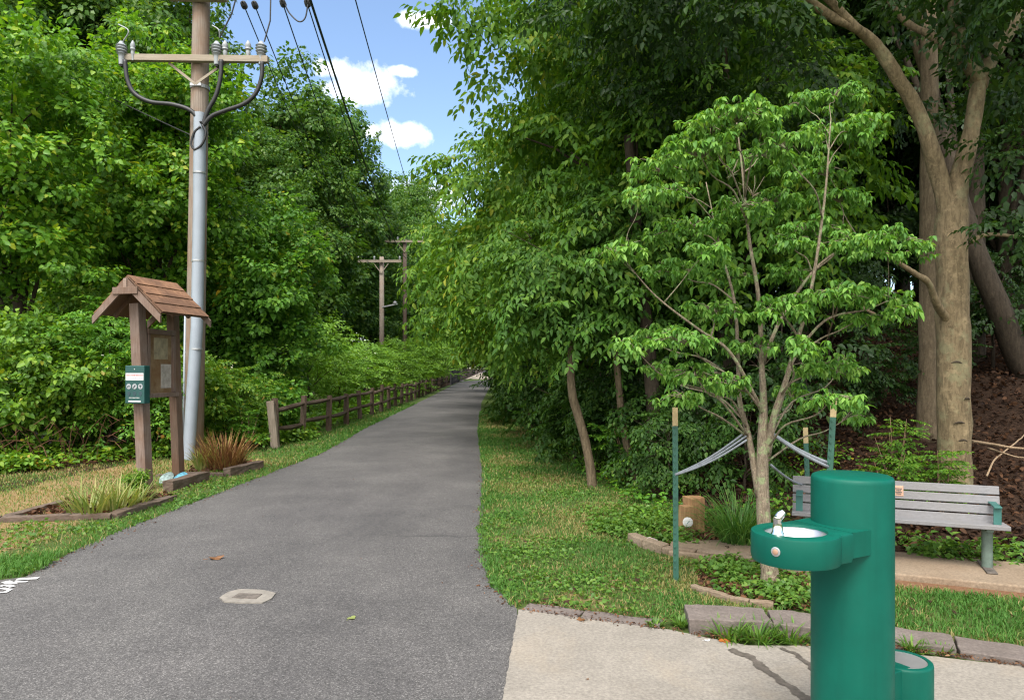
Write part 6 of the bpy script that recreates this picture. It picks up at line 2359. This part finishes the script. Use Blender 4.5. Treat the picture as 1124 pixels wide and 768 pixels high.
wd_ = bpy.data.worlds.new('World')
scene.world = wd_
wd_.use_nodes = True
nt = wd_.node_tree
nt.nodes.clear()
out_ = nt.nodes.new('ShaderNodeOutputWorld')
bg = nt.nodes.new('ShaderNodeBackground')
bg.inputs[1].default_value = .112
sky = nt.nodes.new('ShaderNodeTexSky')
sky.sky_type = 'NISHITA'
sky.sun_disc = False
sky.sun_elevation = EL
sky.sun_rotation = AZ
sky.air_density = 1.0
sky.dust_density = .4
sky.ozone_density = 1.3
tc = nt.nodes.new('ShaderNodeTexCoord')
nz = nt.nodes.new('ShaderNodeTexNoise')
nz.inputs['Scale'].default_value = 30
nz.inputs['Detail'].default_value = 9
nz.inputs['Roughness'].default_value = .6
nt.links.new(tc.outputs['Generated'], nz.inputs['Vector'])


def mth(op, a, b=None, clamp=False):
    x = nt.nodes.new('ShaderNodeMath')
    x.operation = op
    x.use_clamp = clamp
    for s, v in ((x.inputs[0], a), (x.inputs[1], b)):
        if v is None:
            continue
        if isinstance(v, (int, float)):
            s.default_value = v
        else:
            nt.links.new(v, s)
    return x.outputs[0]


mask = None
CL = [((395, 94), 36, 20), ((368, 78), 18, 10), ((441, 78), 13, 5), ((436, 149), 30, 12), ((408, 145), 16, 8), ((466, 22), 30, 8), ((250, -150), 130, 40), ((620, -220), 160, 50), ((900, -330), 200, 60), ((-200, -60), 180, 50), ((460, 215), 40, 14)]
for (px, py), rx, ry in CL:
    d = Vector(((px - 562) / F, 1, (405 - py) / F))
    ln = d.length
    d.normalize()
    sb = nt.nodes.new('ShaderNodeVectorMath')
    sb.operation = 'SUBTRACT'
    nt.links.new(tc.outputs['Generated'], sb.inputs[0])
    sb.inputs[1].default_value = d
    ml = nt.nodes.new('ShaderNodeVectorMath')
    ml.operation = 'MULTIPLY'
    nt.links.new(sb.outputs[0], ml.inputs[0])
    ml.inputs[1].default_value = (F * ln / rx, F * ln / rx, F * ln / ry)
    le = nt.nodes.new('ShaderNodeVectorMath')
    le.operation = 'LENGTH'
    nt.links.new(ml.outputs[0], le.inputs[0])
    v = mth('SUBTRACT', 1.25, mth('ADD', le.outputs['Value'], mth('MULTIPLY', mth('SUBTRACT', nz.outputs['Fac'], .5), 2.6)))
    v = mth('MULTIPLY', v, .80, True)
    mask = v if mask is None else mth('MAXIMUM', mask, v)
# unseen broken cloud added overhead and behind the viewer as neutral fill light
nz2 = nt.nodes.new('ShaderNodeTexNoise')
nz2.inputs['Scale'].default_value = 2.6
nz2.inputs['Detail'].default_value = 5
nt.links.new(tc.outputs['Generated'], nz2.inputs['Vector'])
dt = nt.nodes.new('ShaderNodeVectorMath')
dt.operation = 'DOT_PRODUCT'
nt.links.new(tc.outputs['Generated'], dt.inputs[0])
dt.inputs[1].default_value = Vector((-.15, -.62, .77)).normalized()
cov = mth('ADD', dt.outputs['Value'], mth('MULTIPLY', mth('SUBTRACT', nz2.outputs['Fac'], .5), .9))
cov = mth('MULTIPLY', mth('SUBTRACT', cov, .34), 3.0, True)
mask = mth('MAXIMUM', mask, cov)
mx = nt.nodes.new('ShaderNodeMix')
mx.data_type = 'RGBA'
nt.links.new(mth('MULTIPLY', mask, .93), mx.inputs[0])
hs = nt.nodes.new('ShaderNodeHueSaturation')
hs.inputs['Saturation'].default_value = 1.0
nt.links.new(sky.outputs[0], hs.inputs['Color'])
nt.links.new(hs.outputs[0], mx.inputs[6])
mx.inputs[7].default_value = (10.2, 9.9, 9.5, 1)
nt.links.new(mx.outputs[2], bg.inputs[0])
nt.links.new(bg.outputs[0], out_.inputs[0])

cd_ = bpy.data.cameras.new('camera')
co = bpy.data.objects.new('camera', cd_)
COL.objects.link(co)
co.location = (0, 0, H)
co.rotation_euler = (R(90), 0, 0)
cd_.sensor_width = 36
cd_.lens = F / 1124 * 36
cd_.shift_y = 21 / 1124
cd_.clip_end = 6000
cd_.clip_start = .05
scene.camera = co

scene.view_settings.view_transform = 'Standard'
scene.view_settings.look = 'None'
scene.view_settings.exposure = 1.28
scene.view_settings.gamma = 1
scene.cycles.max_bounces = 9
scene.cycles.diffuse_bounces = 6
scene.cycles.filter_width = 1.2
scene.cycles.glossy_bounces = 2
scene.cycles.transmission_bounces = 4
scene.cycles.use_denoising = True
print('LEAVES', sum(n for _, n in STAT), STAT)
